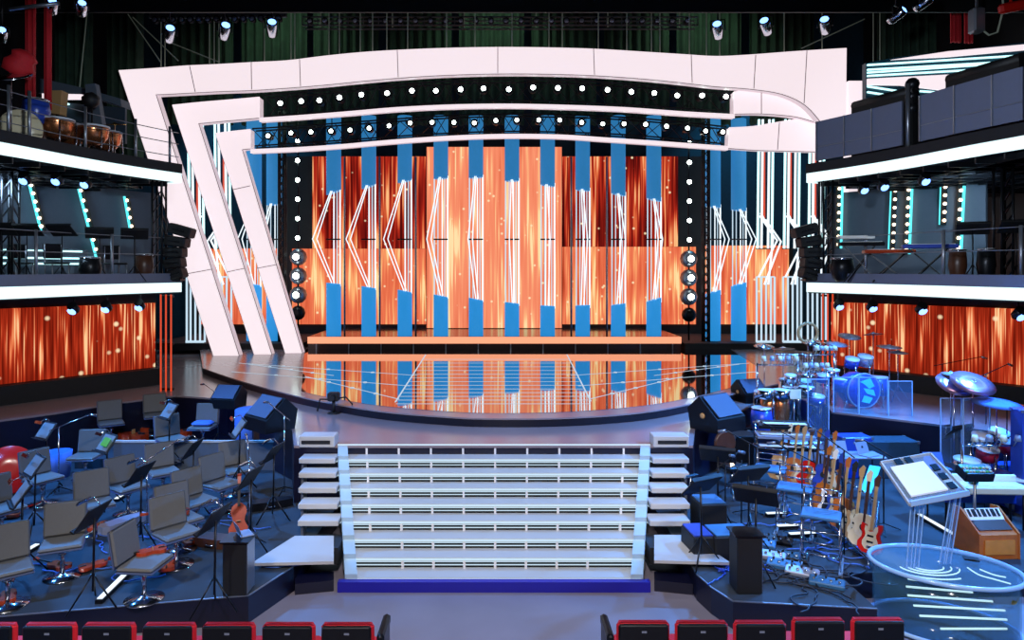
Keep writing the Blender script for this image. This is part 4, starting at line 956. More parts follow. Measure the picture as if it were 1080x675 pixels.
# music stands (desk pixel, floor, heading)
ms = music_stand('orchestra_music_stand', .95, .42, True)
MS = [(98, 545, .35, -95, 'black music stand in front of the wide-backed chair'), (148, 500, .35, -100, 'pale edged music stand in the middle of the left pit'), (203, 474, .35, -92, 'black music stand just in front of the parapet'),
      (226, 548, .35, -100, 'music stand right of the chair with the red violin'), (264, 504, .35, -102, 'music stand nearest the staircase in the left pit'), (288, 478, .35, -100, 'tall music stand at the corner beside the staircase top'),
      (112, 468, .35, -35, 'music stand with a green lit tablet in front of the parapet'), (48, 455, .35, -30, 'black music stand at the far left near the walkway'), (36, 492, .35, -40, 'black music stand beside the red round drum'),
      (178, 434, .55, -40, 'black music stand beside the red light tubes'), (252, 452, .55, -60, 'black music stand under the black monitor in the rear row'), (22, 521, .35, -50, 'low music stand among the floor lights at the left edge')]
for px, py, zf, hd, l in MS:
    p = gp(px, py, zf+1.1); place(ms, ST, (p.x, p.y, zf+.004), math.radians(hd), l, 'orchestra music stands')
p = gp(112, 467, 1.48); tag(MB().bbox((p.x, p.y-.02, 1.50), (.2, .15, .015), .004, Euler((.95, 0, math.radians(-35))).to_matrix()).build('tablet', M['greenglow']), 'green lit tablet on a music stand', 'tablet')

def violin_mb():
    out = []
    prof = [(0, .0), (.06, .005), (.1, .04), (.1, .09), (.07, .14), (.06, .17), (.07, .21), (.085, .25), (.07, .31), (.03, .345), (0, .35)]
    L = [(x, y) for x, y in prof]+[(-x, y) for x, y in prof[::-1][1:-1]]
    return L
def violin(label='x', col='violin'):
    t = thing('violin', label, 'violin')
    b_ = MB().ext([(x, y-.17, 0) for x, y in violin_mb()], (0, 0, .045)).build('body', M[col], t)
    MB().box((0, .27, .045), (.026, .26, .018)).build('fingerboard', M['black'], t)
    MB().ext([(-.015, .38, .03), (.015, .38, .03), (.02, .46, .03), (-.02, .46, .03)], (0, 0, .03)).lathe([(.02, -.02), (.02, .02)], (0, .47, .045), 8, Matrix.Rotation(PI/2, 3, 'Y')).build('scroll', M[col], t)
    MB().box((0, -.01, .06), (.045, .006, .03)).build('bridge', M['tan'], t)
    MB().box((0, -.12, .05), (.02, .08, .012)).build('tailpiece', M['black'], t)
    return t
vi = violin()
VI = [(62, 598, .38, 1.2, 'red violin lying on the disc under the wide-backed chair'), (160, 583, .83, 2.2, 'blue lit violin lying on the side-on chair seat'), (176, 598, .38, .4, 'pale red violin lying on a chair base disc left of the black box'),
      (187, 542, .85, 1.9, 'bright red violin lying on a grey chair seat'), (196, 572, .38, 1.2, 'red violin lying on the farther chair base disc'), (8, 631, .38, .5, 'pink lit violin on the base disc at the left photo edge'),
      (104, 556, .38, 2.6, 'violin lying on the carpet behind the wide-backed chair'), (8, 545, .38, 2.0, 'violin lying on the carpet at the left edge below the floor lights'), (98, 598, .38, -.8, 'dark violin lying on the carpet between two chairs')]
for px, py, z, rz, l in VI:
    p = gp(px, py, z); place(vi, ST, (p.x, p.y, z), rz, l, 'violins')
# upright cello-like instruments on the rear tier and near the box
for px, py, zf, sc, rz, l, tl in [(140, 464, .55, 2.0, 1.3, 'orange double instrument body lying on the rear tier left', 0), (187, 460, .55, 1.8, 1.5, 'orange cello lying behind the parapet', 0), (252, 564, .352, 1.4, .3, 'orange cello leaning beside the black box', 1.2)]:
    p = gp(px, py, zf); o = place(vi, ST, (p.x, p.y, zf+.004+(.17*sc*math.sin(tl))), rz, l, 'cellos'); o.name = 'cello'; o['category'] = 'cello'; o.scale = (sc, sc, sc*1.6); o.rotation_euler = (tl, 0, rz)
# light bars on the carpet
def lightbar(a, b, label, z=.35):
    p, q = G(*a, z+.06), G(*b, z+.06); t = thing('floor_light_bar', label, 'light bar', ((p.x+q.x)/2, (p.y+q.y)/2, z+.002)); c = Vector(((p.x+q.x)/2, (p.y+q.y)/2, z+.06))
    p, q = p-c, q-c
    MB().bar(p+Vector((0, 0, .025)), q+Vector((0, 0, .025)), .09, .05).build('body', M['blackmetal'], t)
    MB().bar(p.lerp(q, .03)+Vector((0, 0, .053)), p.lerp(q, .97)+Vector((0, 0, .053)), .065, .014).build('diffuser', M['tube'], t)
for a, b, l in [((104, 632), (138, 599), 'white light bar on the carpet at the front of the left pit'), ((14, 588), (40, 573), 'white light bar on the carpet left of the wide-backed chair'), ((0, 526), (14, 519), 'short white light bar at the left photo edge'),
                ((20, 514), (36, 507), 'short white light bar beside the red round drum'), ((122, 526), (136, 517), 'short white light bar in the middle of the left pit')]:
    lightbar(a, b, l)
# red round drum, blue bins, screens at the far left
t = thing('floor_drum', 'red round drum standing on edge at the left photo edge', 'drum', tuple(G(10, 522, .35)), .5)
R = Matrix.Rotation(PI/2-.3, 3, 'X')
MB().lathe([(.42, -.16), (.42, .16)], (0, 0, .44), 26, R).build('shell', M['darkwood'], t)
MB().lathe([(.43, .16), (.42, .18), (.1, .185)], (0, 0, .44), 26, R).build('head', M['redpaint'], t)
MB().bar((-.25, 0, .0), (-.2, 0, .3), .03, .03).bar((.25, 0, .0), (.2, 0, .3), .03, .03).build('stand', M['chrome'], t)
p = G(60, 503, .35); tag(MB().lathe([(.22, 0), (.27, .5), (.25, .5), (.2, .02)], (p.x, p.y, .352), 20).build('blue_bin', M['bluecloth']), 'blue round bin between grey chairs in the left pit', 'bin')
p = G(300, 470, ZD)
# black box with a laptop at the pit corner
def pa_box(px, py, label, w_=.30, h=.66):
    p = G(px, py, .35); t = thing('speaker_column', label, 'speaker', (p.x, p.y+.12, .353))
    MB().bbox((0, 0, h/2), (w_, .3, h), .012).build('cabinet', M['black'], t)
    MB().box((w_/2+.003, 0, h/2), (.01, .26, h*.94)).build('side_strip', M['steel'], t)
    MB().box((0, 0, h+.01), (w_+.06, .34, .02)).build('top_plate', M['blackmetal'], t)
    return t
b1 = pa_box(248, 628, 'black upright box at the left pit corner beside the staircase')
def laptop(px, py, z, rz, label, lid='laptop', sc=1, logo=True, open_=.35):
    p = G(px, py, z); t = thing('laptop', label, 'laptop', (p.x, p.y, z), rz)
    MB().bbox((0, -.11, .009), (.32, .22, .018), .006).build('base', M[lid], t)
    R = Matrix.Rotation(open_, 3, 'X')
    l_ = MB().bbox((0, .02, .12), (.32, .01, .22), .004, Matrix.Rotation(-open_, 3, 'X')).build('lid', M[lid], t)
    if logo:
        c = Vector((0, .02, .12)); Q = Matrix.Rotation(-open_, 3, 'X')
        MB().lathe([(.019, 0), (.019, .002)], tuple(c+Q @ Vector((-.009, -.006, 0))), 12, Q @ Matrix.Rotation(PI/2, 3, 'X')).lathe([(.019, 0), (.019, .002)], tuple(c+Q @ Vector((.009, -.006, 0))), 12, Q @ Matrix.Rotation(PI/2, 3, 'X')).box(tuple(c+Q @ Vector((.006, -.007, .027))), (.007, .002, .014), Q).build('logo_mark', M['dark'], l_)
    return t
put(laptop(244, 577, 1.035, 0, 'small open laptop on the black box at the left pit corner'), b1.location.x-.02, b1.location.y+.05, 1.035, 2.2).scale = (.75, .75, .75)

# monitor wedges and boxes at the stage corners
def wedge(px, py, z, rz, label, s=1.0, flip=False):
    p = G(px, py, z); t = thing('stage_monitor', label, 'speaker', (p.x, p.y, z), rz)
    P = [(0, -.28*s, 0), (0, .3*s, 0), (0, .36*s, .34*s), (0, .12*s, .56*s), (0, -.26*s, .22*s)]
    MB().ext([(q[0]-.36*s, q[1], q[2]) for q in P], (.72*s, 0, 0)).build('cabinet', M['blackmetal'], t)
    R = Matrix.Rotation(math.atan2(.34, .38), 3, 'X')
    MB().box((0, -.085*s, .41*s), (.62*s, .44*s, .015), R).build('grille', mat('monitor_grille', rgb(62, 72, 98), .6), t)
    MB().lathe([(.05*s, 0), (.05*s, .012), (.02*s, .02)], (-.365*s, .05, .25*s), 12, Matrix.Rotation(-PI/2, 3, 'Y')).build('handle', M['tan'], t)
    return t
wedge(283, 452, ZD, -.7, 'grey wedge monitor at the left stage corner beside the staircase', 1.1)
wedge(240, 429, ZD, -.2, 'small black wedge monitor farther back at the left stage corner', .85)
wedge(758, 452, ZD, .6, 'blue grey wedge monitor at the right stage corner', 1.15)
wedge(792, 423, ZD, .3, 'upright dark monitor behind the right corner wedge', .9)
def crate(px, py, z, sz, rz, label, m='blackmetal', top=None, name='equipment_case'):
    p = G(px, py, z); t = thing(name, label, 'case', (p.x, p.y+sz[1]/2, z+.003), rz)
    MB().bbox((0, 0, sz[2]/2), sz, .015).build('body', M[m], t)
    if top: MB().bbox((0, 0, sz[2]+.012), (sz[0]*.92, sz[1]*.92, .024), .006).build('lid', M[top], t)
    else:
        for x in (-1, 1):
            for y in (-1, 1): MB().box((x*(sz[0]/2-.02), y*(sz[1]/2-.02), sz[2]-.02), (.05, .05, .05)).build('corner', M['steel'], t)
    return t
crate(287, 488, .35, (.8, .6, .98), 0, 'large dark box under the left corner wedge', 'darkwood')
p = G(262, 470, .55); tag(MB().lathe([(.36, 0), (.34, .3), (.33, .8), (.30, .82)], (p.x+.05, p.y, .555), 20).build('cloth_covered_drum', M['bluecloth']), 'blue cloth covered drum below the left corner monitors', 'drum')
crate(745, 492, .35, (.75, .6, .97), 0, 'dark box under the right corner wedge', 'navy')
# camera rig on the stage edge
t = thing('camera_rig', 'small black remote camera with cables at the left stage edge', 'camera', tuple(G(352, 436, ZD)))
MB().bbox((0, 0, .36), (.24, .2, .18), .02).lathe([(.07, 0), (.06, .14)], (0, -.1, .36), 12, Matrix.Rotation(PI/2, 3, 'X')).build('head', M['black'], t)
MB().cyl((0, 0, .02), (0, 0, .3), .035).lathe([(.14, 0), (.12, .03)], (0, 0, 0), 12).build('base', M['black'], t)
MB().tube([(0, 0, .3), (.25, .02, .35), (.4, 0, .2), (.35, 0, .02)], .018).tube([(-.05, 0, .3), (-.3, .02, .3), (-.35, 0, .05)], .02).build('cable', M['black'], t)

random.seed(11)
def lcable(x, y, L):
    p = G(x, y, .353); P = []; a = random.uniform(-3, 3); q = Vector((0, 0, .012))
    for i in range(12):
        P.append(q.copy()); a += random.uniform(-.8, .8); q = q+Vector((math.cos(a), math.sin(a)*.7, 0))*L/12; q.z = .012+random.random()*.015
    o = MB().tube(smooth_pts(P, 3), .01, 5).build('cable', M['bluecloth']); o.location = p; tag(o, 'thin cable lying on the left pit carpet among the chairs', 'cable', 'cables on the left pit floor')
for i in range(16): lcable(random.uniform(60, 290), random.uniform(525, 605), 1.2)
def case(px, py, rz, m, l):
    p = G(px, py, .353); t = thing('instrument_case', l, 'instrument case', tuple(p), rz)
    MB().ext([(-.38, -.06, .0), (-.3, -.12, 0), (.1, -.13, 0), (.36, -.06, 0), (.36, .06, 0), (.1, .13, 0), (-.3, .12, 0), (-.38, .06, 0)], (0, 0, .13)).build('body', M[m], t)
    MB().tube([(-.06, -.13, .06), (-.05, -.17, .06), (.05, -.17, .06), (.06, -.13, .06)], .012, 6).build('handle', M['chrome'], t)
for a in [(286, 535, .4, 'blackmetal', 'black instrument case on the carpet near the side steps'), (228, 575, -.3, 'darkwood', 'brown instrument case on the carpet left of the black box'), (75, 545, .6, 'blackmetal', 'black instrument case behind the wide-backed chair'),
          (222, 492, .2, 'violin', 'red brown instrument case before the parapet'), (130, 556, 1.1, 'laptop', 'pale instrument case in the middle of the left pit')]: case(*a)
def lmic(x, y, zf, h, rz, l):
    p = G(x, y, zf); t = thing('microphone_stand', l, 'microphone stand', tuple(p), rz)
    MB().cyl((0, 0, .02), (0, 0, h), .01, n=6).cyl((-.15, 0, h-.05), (.5, 0, h+.2), .009, n=6).build('pole', M['chrome'], t)
    MB().cyl((.5, 0, h+.2), (.62, 0, h+.18), .022, n=8).build('microphone', M['chrome'], t)
    for k in range(3): MB().bar((0, 0, .12), (.26*math.cos(k*2.09), .26*math.sin(k*2.09), .008), .014, .012).build('leg', M['blackmetal'], t)
for a in [(263, 572, .353, 1.3, 2.0, 'chrome microphone stand behind the black corner box'), (300, 520, .353, 1.4, 2.5, 'chrome microphone stand beside the side steps'), (155, 560, .353, 1.1, 1.0, 'chrome microphone stand in the middle of the left pit'), (62, 520, .353, 1.2, .3, 'chrome microphone stand near the blue bin'),
          (230, 462, .553, 1.0, 2.6, 'chrome microphone stand in the rear row')]: lmic(*a)
# ================================================================= RIGHT BAND PIT
ZF = .353
# --- guitars
def guitar(name, label, col, cat='guitar', kind=0):
    t = thing(name, label, cat)
    if kind == 0: pr = [(0, 0), (.1, .01), (.16, .07), (.165, .14), (.12, .22), (.11, .27), (.14, .34), (.13, .42), (.075, .40), (.05, .33), (.03, .32)]
    else: pr = [(0, 0), (.12, .01), (.19, .08), (.19, .16), (.13, .24), (.12, .28), (.145, .36), (.12, .43), (.05, .46), (.02, .46)]
    th = .045 if kind == 0 else .10
    P = [(x, y) for x, y in pr]+[(-x, y*(1 if kind else .96)) for x, y in pr[::-1] if x]
    b_ = MB().ext([(x, 0, y) for x, y in P], (0, th, 0)).build('body', M[col], t)
    if kind == 0:
        MB().ext([(x*.62, -.004, .05+y*.8) for x, y in P], (0, .004, 0)).build('pickguard', M['cream' if col != 'white' else 'black'], b_)
        for z in (.16, .24): MB().box((0, -.012, z), (.08, .012, .025)).build('pickup', M['blackmetal'], b_)
    else: MB().lathe([(.05, 0), (.05, .004)], (0, -.003, .27), 16, Matrix.Rotation(PI/2, 3, 'X')).build('sound_hole', M['black'], b_)
    MB().bbox((0, .01, .62), (.045, .03, .62), .01).build('neck', M['darkwood' if col in ('black', 'drumblue', 'sunburst', 'cream') else 'tan'], t)
    MB().ext([(-.03, .0, .92), (.03, .0, .92), (.045, .0, 1.06), (.01, 0, 1.09), (-.04, .0, 1.02)], (0, .02, 0)).build('headstock', M[col] if col != 'redpaint' else M['darkwood'], t)
    MB().box((0, -.014, .09), (.07, .012, .03)).build('bridge', M['chrome'], b_)
    return t
cols_g = [('sunburst', 'sunburst'), ('white', 'cream white'), ('drumblue', 'blue'), ('wood', 'orange wood'), ('black', 'black'), ('tan', 'natural wood'), ('cream', 'pale'), ('redpaint', 'red')]
p0, p1 = G(866, 548, ZF), G(916, 594, ZF)
names = ['farthest in the near rack', 'second from the far end of the near rack', 'third from the far end of the near rack', 'fourth from the far end of the near rack', 'fifth from the far end of the near rack', 'sixth from the far end of the near rack', 'next to the red one in the near rack', 'nearest the hall in the near rack']
for i in range(8):
    c, n = cols_g[i]; p = p0.lerp(p1, i/7); t = guitar('electric_guitar' if i % 3 else 'acoustic_guitar', n+' guitar, '+names[i], c, kind=0 if i % 3 else 1)
    t['group'] = 'guitars in the near rack'; t.location = (p.x, p.y, ZF+.13); t.rotation_euler = (-.32, 0, -.85)
q0, q1 = G(822, 516, ZF), G(878, 530, ZF)
cg = [('tan', 'natural wood'), ('cream', 'pale'), ('wood', 'orange wood'), ('tan', 'light brown'), ('redpaint', 'red'), ('sunburst', 'brown sunburst'), ('drumblue', 'blue'), ('wood', 'dark orange')]
for i in range(8):
    c, n = cg[i]; p = q0.lerp(q1, i/7); t = guitar('electric_guitar' if i % 2 else 'acoustic_guitar', n+' guitar, %s from the left in the far rack behind the stools' % ORD[i], c, kind=i % 2 ^ 1)
    t['group'] = 'guitars in the far rack'; t.location = (p.x, p.y+.1, ZF+.15); t.rotation_euler = (-.36, 0, -.7)
def rack(a, b, label):
    t = thing('guitar_rack', label, 'rack', (a.x, a.y, ZF)); d = b-a; n = Vector((.55, .62, 0))
    for o, z in ((Vector((-.06, -.05, 0)), .10), (n*.45, .78), (n*.12, .10)): MB().tube([o+Vector((0, 0, z))-d*.05, o+d*1.05+Vector((0, 0, z))], .016, 8).build('rail', M['chrome'], t)
    for k in (-.05, 1.05): MB().tube([d*k+Vector((-.1, -.1, .015)), d*k+Vector((-.06, -.05, .1)), d*k+n*.12+Vector((0, 0, .1)), d*k+n*.45+Vector((0, 0, .78)), d*k+n*.55+Vector((0, 0, .015))], .016, 8).build('frame', M['chrome'], t)
    for k in range(9): MB().tube([d*(k/8)+n*.45+Vector((0, 0, .78)), d*(k/8)+n*.3+Vector((0, 0, .80))], .01, 6).build('divider', M['blackmetal'], t)
rack(p0, p1, 'chrome rack holding the near row of guitars beside the glass podium')
rack(q0, q1, 'chrome rack holding the far row of guitars behind the blue stools')
# --- blue stools with ladder frames
def stool(label):
    t = thing('ladder_stool', label, 'stool')
    MB().bbox((0, 0, .70), (.50, .42, .045), .015).build('seat', M['seatblue'], t)
    for x in (-.23, .23):
        for y in (-.18, .18): MB().tube([(x*1.08, y*1.2, .012), (x, y, .68)] + ([(x, .22, 1.0)] if y > 0 else []), .013, 6).build('leg', M['chrome'], t)
    for z in (.2, .36, .52):
        f = 1.08-.08*z/.68
        for x in (-.23, .23): MB().cyl((x*f, -.2, z), (x*f, .2, z), .009, n=6).build('rung', M['chrome'], t)
        MB().cyl((-.23*f, -.2, z), (.23*f, -.2, z), .009, n=6).build('rung', M['chrome'], t)
    for z in (.8, .9, .99): MB().cyl((-.23, .2+(z-.8)*.1, z), (.23, .2+(z-.8)*.1, z), .01, n=6).build('back_rung', M['chrome'], t)
    for x in (-.25, .25): MB().bar((x, -.32, .02), (x, .32, .02), .05, .035).build('foot_bar', M['steel'], t)
    return t
for x, y, rz, l in ((812, 493, -.5, 'blue topped ladder stool farthest from the hall'), (838, 513, -.5, 'blue topped ladder stool in the middle of three'), (866, 541, -.5, 'blue topped ladder stool nearest the hall, beside the guitars')):
    p = G(x, y, ZF+.72); put(stool(l), p.x, p.y, ZF, rz)
for a, b, l in [((808, 541), (830, 540), 'white light bar on the carpet by the farthest ladder stool'), ((819, 554), (841, 553), 'white light bar on the carpet by the middle ladder stool'), ((832, 562.5), (860, 561), 'white light bar on the carpet between the two nearer ladder stools'), ((968, 541), (1027, 575), 'long blue white light bar slanting behind the glass lectern')]:
    lightbar(a, b, l)
# --- crates, amps, speaker columns
crate(752, 564, .35, (.42, .45, .46), .1, 'black box with a pale blue lid beside the staircase', 'black', 'seatblue', 'amplifier')
crate(775, 592, .35, (.62, .45, .34), .1, 'low wide black box with a blue top near the pit corner', 'black', 'seatblue', 'amplifier')
crate(741, 592, .35, (.3, .5, .33), .1, 'low black box between the glass landing and the wide box', 'black', 'drumblue', 'amplifier')
pa_box(790, 626, 'black upright box at the right pit corner', .32, .72)
crate(787, 500, .35, (.5, .5, .75), 0, 'dark grey upright cabinet behind the round backed stool', 'blackmetal')
crate(848, 500, .35, (.8, .4, .62), .1, 'blue grey flight case below the percussion', 'laptop')
t = thing('drum_throne', 'round backed dark stool with a bright light below the corner wedge', 'stool', tuple(G(772, 524, ZF)), .3)
MB().bbox((0, 0, .55), (.42, .38, .08), .03).build('seat', M['blackmetal'], t)
MB().lathe([(.08, -.03), (.22, -.03), (.23, 0), (.2, .03)], (0, .2, .92), 18, Matrix.Rotation(PI/2, 3, 'X'), 1, 1).build('backrest', M['darkwood'], t)
MB().cyl((0, 0, .05), (0, 0, .52), .03).tube([(0, .05, .5), (0, .24, .6), (0, .23, .9)], .02).build('pole', M['chrome'], t)
for k in range(3): MB().tube([(0, 0, .2), (.25*math.cos(k*2.1), .25*math.sin(k*2.1), .015)], .015, 6).build('leg', M['chrome'], t)
MB().ball((-.18, -.25, .68), .035, 8).cyl((-.18, -.25, .68), (-.1, -.1, .58), .01).build('clip_light', M['smallbulb'], t)
for x, y, sz, rz, l, m_ in [(1003, 498, (.55, .4, .75), .2, 'beige amplifier cabinet behind the glass lectern', 'darkwood'), (1018, 478, (.5, .4, .8), .1, 'grey brown amplifier cabinet below the tilted cymbals', 'tan'), (868, 470, (.6, .5, 1.0), 0, 'dark cabinet behind the far guitar rack', 'drumblue'), (935, 505, (1.3, .5, .72), .0, 'dark desk box behind the pale laptops', 'navy')]:
    crate(x, y, .35, sz, rz, l, m_, name='amplifier_cabinet')
# --- music stands on this side
ms2 = music_stand('band_music_stand', -.8, .55, True)
for x, y, hd, l in [(797, 532, -.5, 'large black tilted music stand behind the right black box'), (757, 487, -.4, 'black music stand in front of the dark box at the right corner'), (790, 508, .3, 'blue lit music stand left of the ladder stools'), (740, 520, .5, 'black music stand right beside the side steps'), (1010, 462, .4, 'dark music stand behind the glass lectern')]:
    p = G(x, y, ZF+1.0); place(ms2, ST, (p.x, p.y, ZF), hd, l, 'band music stands')
def mic_stand(label, h=1.5, boom=.7, rz=0):
    t = thing('microphone_stand', label, 'microphone stand', (0, 0, 0), rz)
    MB().cyl((0, 0, .02), (0, 0, h), .011, n=6).build('pole', M['blackmetal'], t)
    MB().cyl((-.2, 0, h-.05), (boom, 0, h+.16), .009, n=6).build('boom', M['blackmetal'], t)
    MB().cyl((boom, 0, h+.16), (boom+.13, 0, h+.12), .022, .026, 8).build('microphone', M['steel'], t)
    for k in range(3): MB().bar((0, 0, .12), (.28*math.cos(k*2.09), .28*math.sin(k*2.09), .008), .016, .012).build('leg', M['blackmetal'], t)
    return t
for x, y, h, b, rz, l in [(994, 470, 1.9, .9, 0, 'tall boom microphone stand behind the lectern'), (1040, 500, 2.0, .7, .4, 'tall boom microphone stand before the pink cymbal'), (1062, 528, 1.6, .5, 2.6, 'boom microphone stand at the second drum set'), (765, 556, 1.0, .3, .5, 'short microphone stand by the black boxes'),
                          (782, 560, 1.1, -.4, .8, 'short microphone stand beside the large tilted music stand'), (860, 470, 2.3, .4, 1.2, 'tall microphone stand in front of the percussion'), (932, 560, 1.2, .3, 2.2, 'microphone stand between the guitars and the lectern')]:
    p = G(x, y, ZF); put(mic_stand(l, h, b), p.x, p.y, ZF, rz)
# --- pedal boards and cables
for i, (x, y, rz, c, l) in enumerate([(872, 617, -.5, 'seatblue', 'blue pedal board nearest the pit edge'), (846, 606, -.5, 'laptop', 'pale pedal board left of the blue one'), (826, 598, -.5, 'seatblue', 'small blue pedal board in the middle of the cables'), (836, 590, -.5, 'blackmetal', 'dark pedal board behind the pale one'), (812, 588, -.5, 'laptop', 'pale pedal board beside the black upright box'),
                                      (820, 572, -.5, 'blackmetal', 'dark pedal board behind the cables'), (802, 575, -.5, 'seatblue', 'blue pedal board behind the black upright box')]):
    p = G(x, y, ZF); t = thing('pedal_board', l, 'pedal board', tuple(p), rz)
    MB().bbox((0, 0, .035), (.42, .2, .06), .012, Matrix.Rotation(.12, 3, 'X')).build('body', M[c], t)
    for k in range(4): MB().cyl((-.15+k*.1, -.03, .055), (-.15+k*.1, -.03, .085), .018, n=8).build('footswitch', M['chrome'], t)
    for k in range(3): MB().cyl((-.13+k*.12, .05, .06), (-.13+k*.12, .05, .1), .014, n=8).build('knob', M['black'], t)
random.seed(3)
def cable(x, y, L, label, m_='cable', grp='tangled cables on the right pit floor', z=ZF):
    p = G(x, y, z); P = []; a = random.uniform(-.8, .3); q = Vector((0, 0, .012))
    for i in range(12):
        P.append(q.copy()); a += random.uniform(-.9, .9); q = q+Vector((math.cos(a), math.sin(a)*.8, 0))*L/12; q.z = .012+random.random()*.02
    o = MB().tube(smooth_pts(P, 3), .011, 5).build('cable', M[m_]); o.location = p; tag(o, label, 'cable', grp)
for i in range(16): cable(random.uniform(795, 850), random.uniform(592, 616), 1.4, 'dark cable lying among the pedal boards')
for i in range(8): cable(random.uniform(752, 772), random.uniform(596, 606), .7, 'thin cable lying between the glass landing and the black box', 'drumblue', 'cables beside the right landing')
for i in range(4): cable(random.uniform(810, 850), random.uniform(578, 586), 1.3, 'blue lit cable lying behind the pedal boards', 'bluecloth', 'blue cables')
# --- keyboards on the stage side
t = thing('keyboard_stack', 'three tier keyboard stack in front of the percussion', 'keyboard', tuple(G(829, 512, ZF)), -.15)
for k, (z, y) in enumerate(((.72, 0), (.92, .1), (1.1, .2))):
    kb = MB().bbox((0, y, z), (1.15-.1*k, .3, .07), .012, Matrix.Rotation(.1*k, 3, 'X')).build('keyboard', M['blackmetal' if k != 1 else 'laptop'], t)
    MB().box((0, y-.06, z+.04), (1.0-.1*k, .13, .012)).build('keys', M['keyswhite'], kb)
for x in (-.5, .5): MB().tube([(x, -.1, .012), (x, .05, .7), (x, .3, 1.1), (x, .35, .012)], .018, 6).build('stand', M['chrome'], t)
MB().bar((-.5, .3, .6), (.5, .3, .6), .03, .03).build('crossbar', M['chrome'], t)
# --- percussion riser and percussion
p = G(836, 462, .85)
rs = thing('percussion_riser', 'dark low riser carrying the percussion', 'riser', (p.x, p.y+.75, ZF))
MB().box((0, 0, .24), (1.9, 1.5, .48)).build('body', M['deckside'], rs); MB().box((0, 0, .49), (1.92, 1.52, .02)).build('top', M['deck'], rs)
ZR = ZF+.502; RY = p.y
def onr(px, d, t, rz=0): Y = RY+d; put(t, (px-CX)/F*Y, Y, ZR, rz)
onr(811, .35, conga('pink lit conga at the stage side of the percussion', 'copper', .95, .17)); onr(823, .35, conga('second pink lit conga beside the first', 'copper', .95, .17)); onr(830, .9, conga('tall silver conga behind the pink congas', 'chrome', 1.1, .17))
def timbales(label):
    t = thing('timbales', label, 'drum')
    for x in (-.18, .18):
        s_ = MB().lathe([(.16, .82), (.165, 1.0)], (x, 0, 0), 18).build('shell', M['chrome'], t); MB().lathe([(.165, 1.0), (.16, 1.006), (.02, 1.007)], (x, 0, 0), 18).build('head', M['skin'], s_)
    MB().bar((-.3, 0, .9), (.3, 0, .9), .03, .03).cyl((0, 0, .3), (0, 0, .9), .02).build('pole', M['chrome'], t)
    for k in range(3): MB().bar((0, 0, .4), (.3*math.cos(k*2.09), .3*math.sin(k*2.09), .01), .02, .02).build('leg', M['chrome'], t)
    return t
onr(842, .5, timbales('silver pair of timbales in the middle of the percussion'))
for px, d, h, r, tl, l in [(806, .8, 1.85, .22, .2, 'cymbal at the stage side of the percussion'), (826, 1.2, 1.75, .25, -.2, 'cymbal above the silver conga'), (858, 1.1, 1.9, .24, .25, 'cymbal right of the hanging chimes'), (852, .3, 1.3, .2, .2, 'small low cymbal in front of the timbales')]:
    onr(px, d, cymbal_stand(l, h, r, tl, 'chrome'))
t = thing('hanging_chimes', 'row of thin chimes hanging from a pinkish bar', 'chimes'); 
MB().bar((-.55, 0, 1.72), (.45, 0, 1.68), .04, .05).build('bar', M['copper'], t)
for i in range(16): MB().cyl((-.5+i*.06, 0, 1.69), (-.5+i*.06, 0, 1.5-.015*i), .012, n=6).build('chime', M['chrome'], t)
MB().cyl((0, .03, .02), (0, .03, 1.7), .018).lathe([(.2, 0), (.18, .02)], (0, .03, 0), 14).build('stand', M['chrome'], t)
onr(842, 1.0, t)
t = thing('hoop_on_stand', 'tan round hoop standing above the percussion beside the light tubes', 'hoop'); zc = 4.44-(351-284)*(RY+1.2)/720-ZR
MB().tube([(.22*math.cos(a*PI/12), 0, zc+.22*math.sin(a*PI/12)) for a in range(24)], .035, 8, True).build('hoop', M['tan'], t)
MB().cyl((0, 0, .02), (0, 0, zc-.2), .016).lathe([(.2, 0), (.18, .02)], (0, 0, 0), 14).build('stand', M['chrome'], t)
onr(852, 1.2, t)
onr(838, .15, (lambda t: (MB().bbox((0, 0, .9), (.28, .03, .22), .015).build('pad', M['cream'], t), MB().cyl((0, .03, .01), (0, .03, .85), .015).lathe([(.15, 0), (.14, .02)], (0, .03, 0), 12).build('stand', M['chrome'], t), t)[2])(thing('percussion_pad', 'square pale pad on a stand in front of the percussion', 'pad')))
onr(816, .12, timbales('small silver drums low at the stage side of the percussion'))
# --- clear screens
def screen(x0, x1, ytop, Y, z0, label):
    a = (x0-CX)/F*Y; b = (x1-CX)/F*Y; z1 = 4.44-(ytop-CY)/F*Y
    t = thing('acrylic_screen', label, 'screen', ((a+b)/2, Y, z0))
    MB().box((0, 0, (z1-z0)/2), (b-a, .015, z1-z0)).build('pane', M['shield'], t)
    for x in (-1, 1): MB().box((x*(b-a)/2, 0, (z1-z0)/2), (.014, .02, z1-z0)).build('edge', M['shieldedge'], t)
    MB().box((0, 0, z1-z0), (b-a, .02, .014)).build('edge', M['shieldedge'], t)
for x0, x1, y, Y, z, l in [(879, 905, 398, 14.75, ZD, 'clear screen in front of the left half of the drum kit'), (906, 936, 398, 14.6, ZD, 'clear screen in front of the turquoise bass drum'), (937, 962, 402, 14.4, ZD, 'clear screen right of the drum kit'), (852, 874, 400, 13.9, ZR-.15, 'clear screen in front of the percussion'),
                           (992, 1014, 420, 12.4, ZF, 'tall clear screen left of the second drum set'), (1016, 1044, 420, 12.2, ZF, 'tall clear screen in front of the second drum set')]:
    screen(x0, x1, y, Y, z if z > 1 or z == ZF else ZF, l)
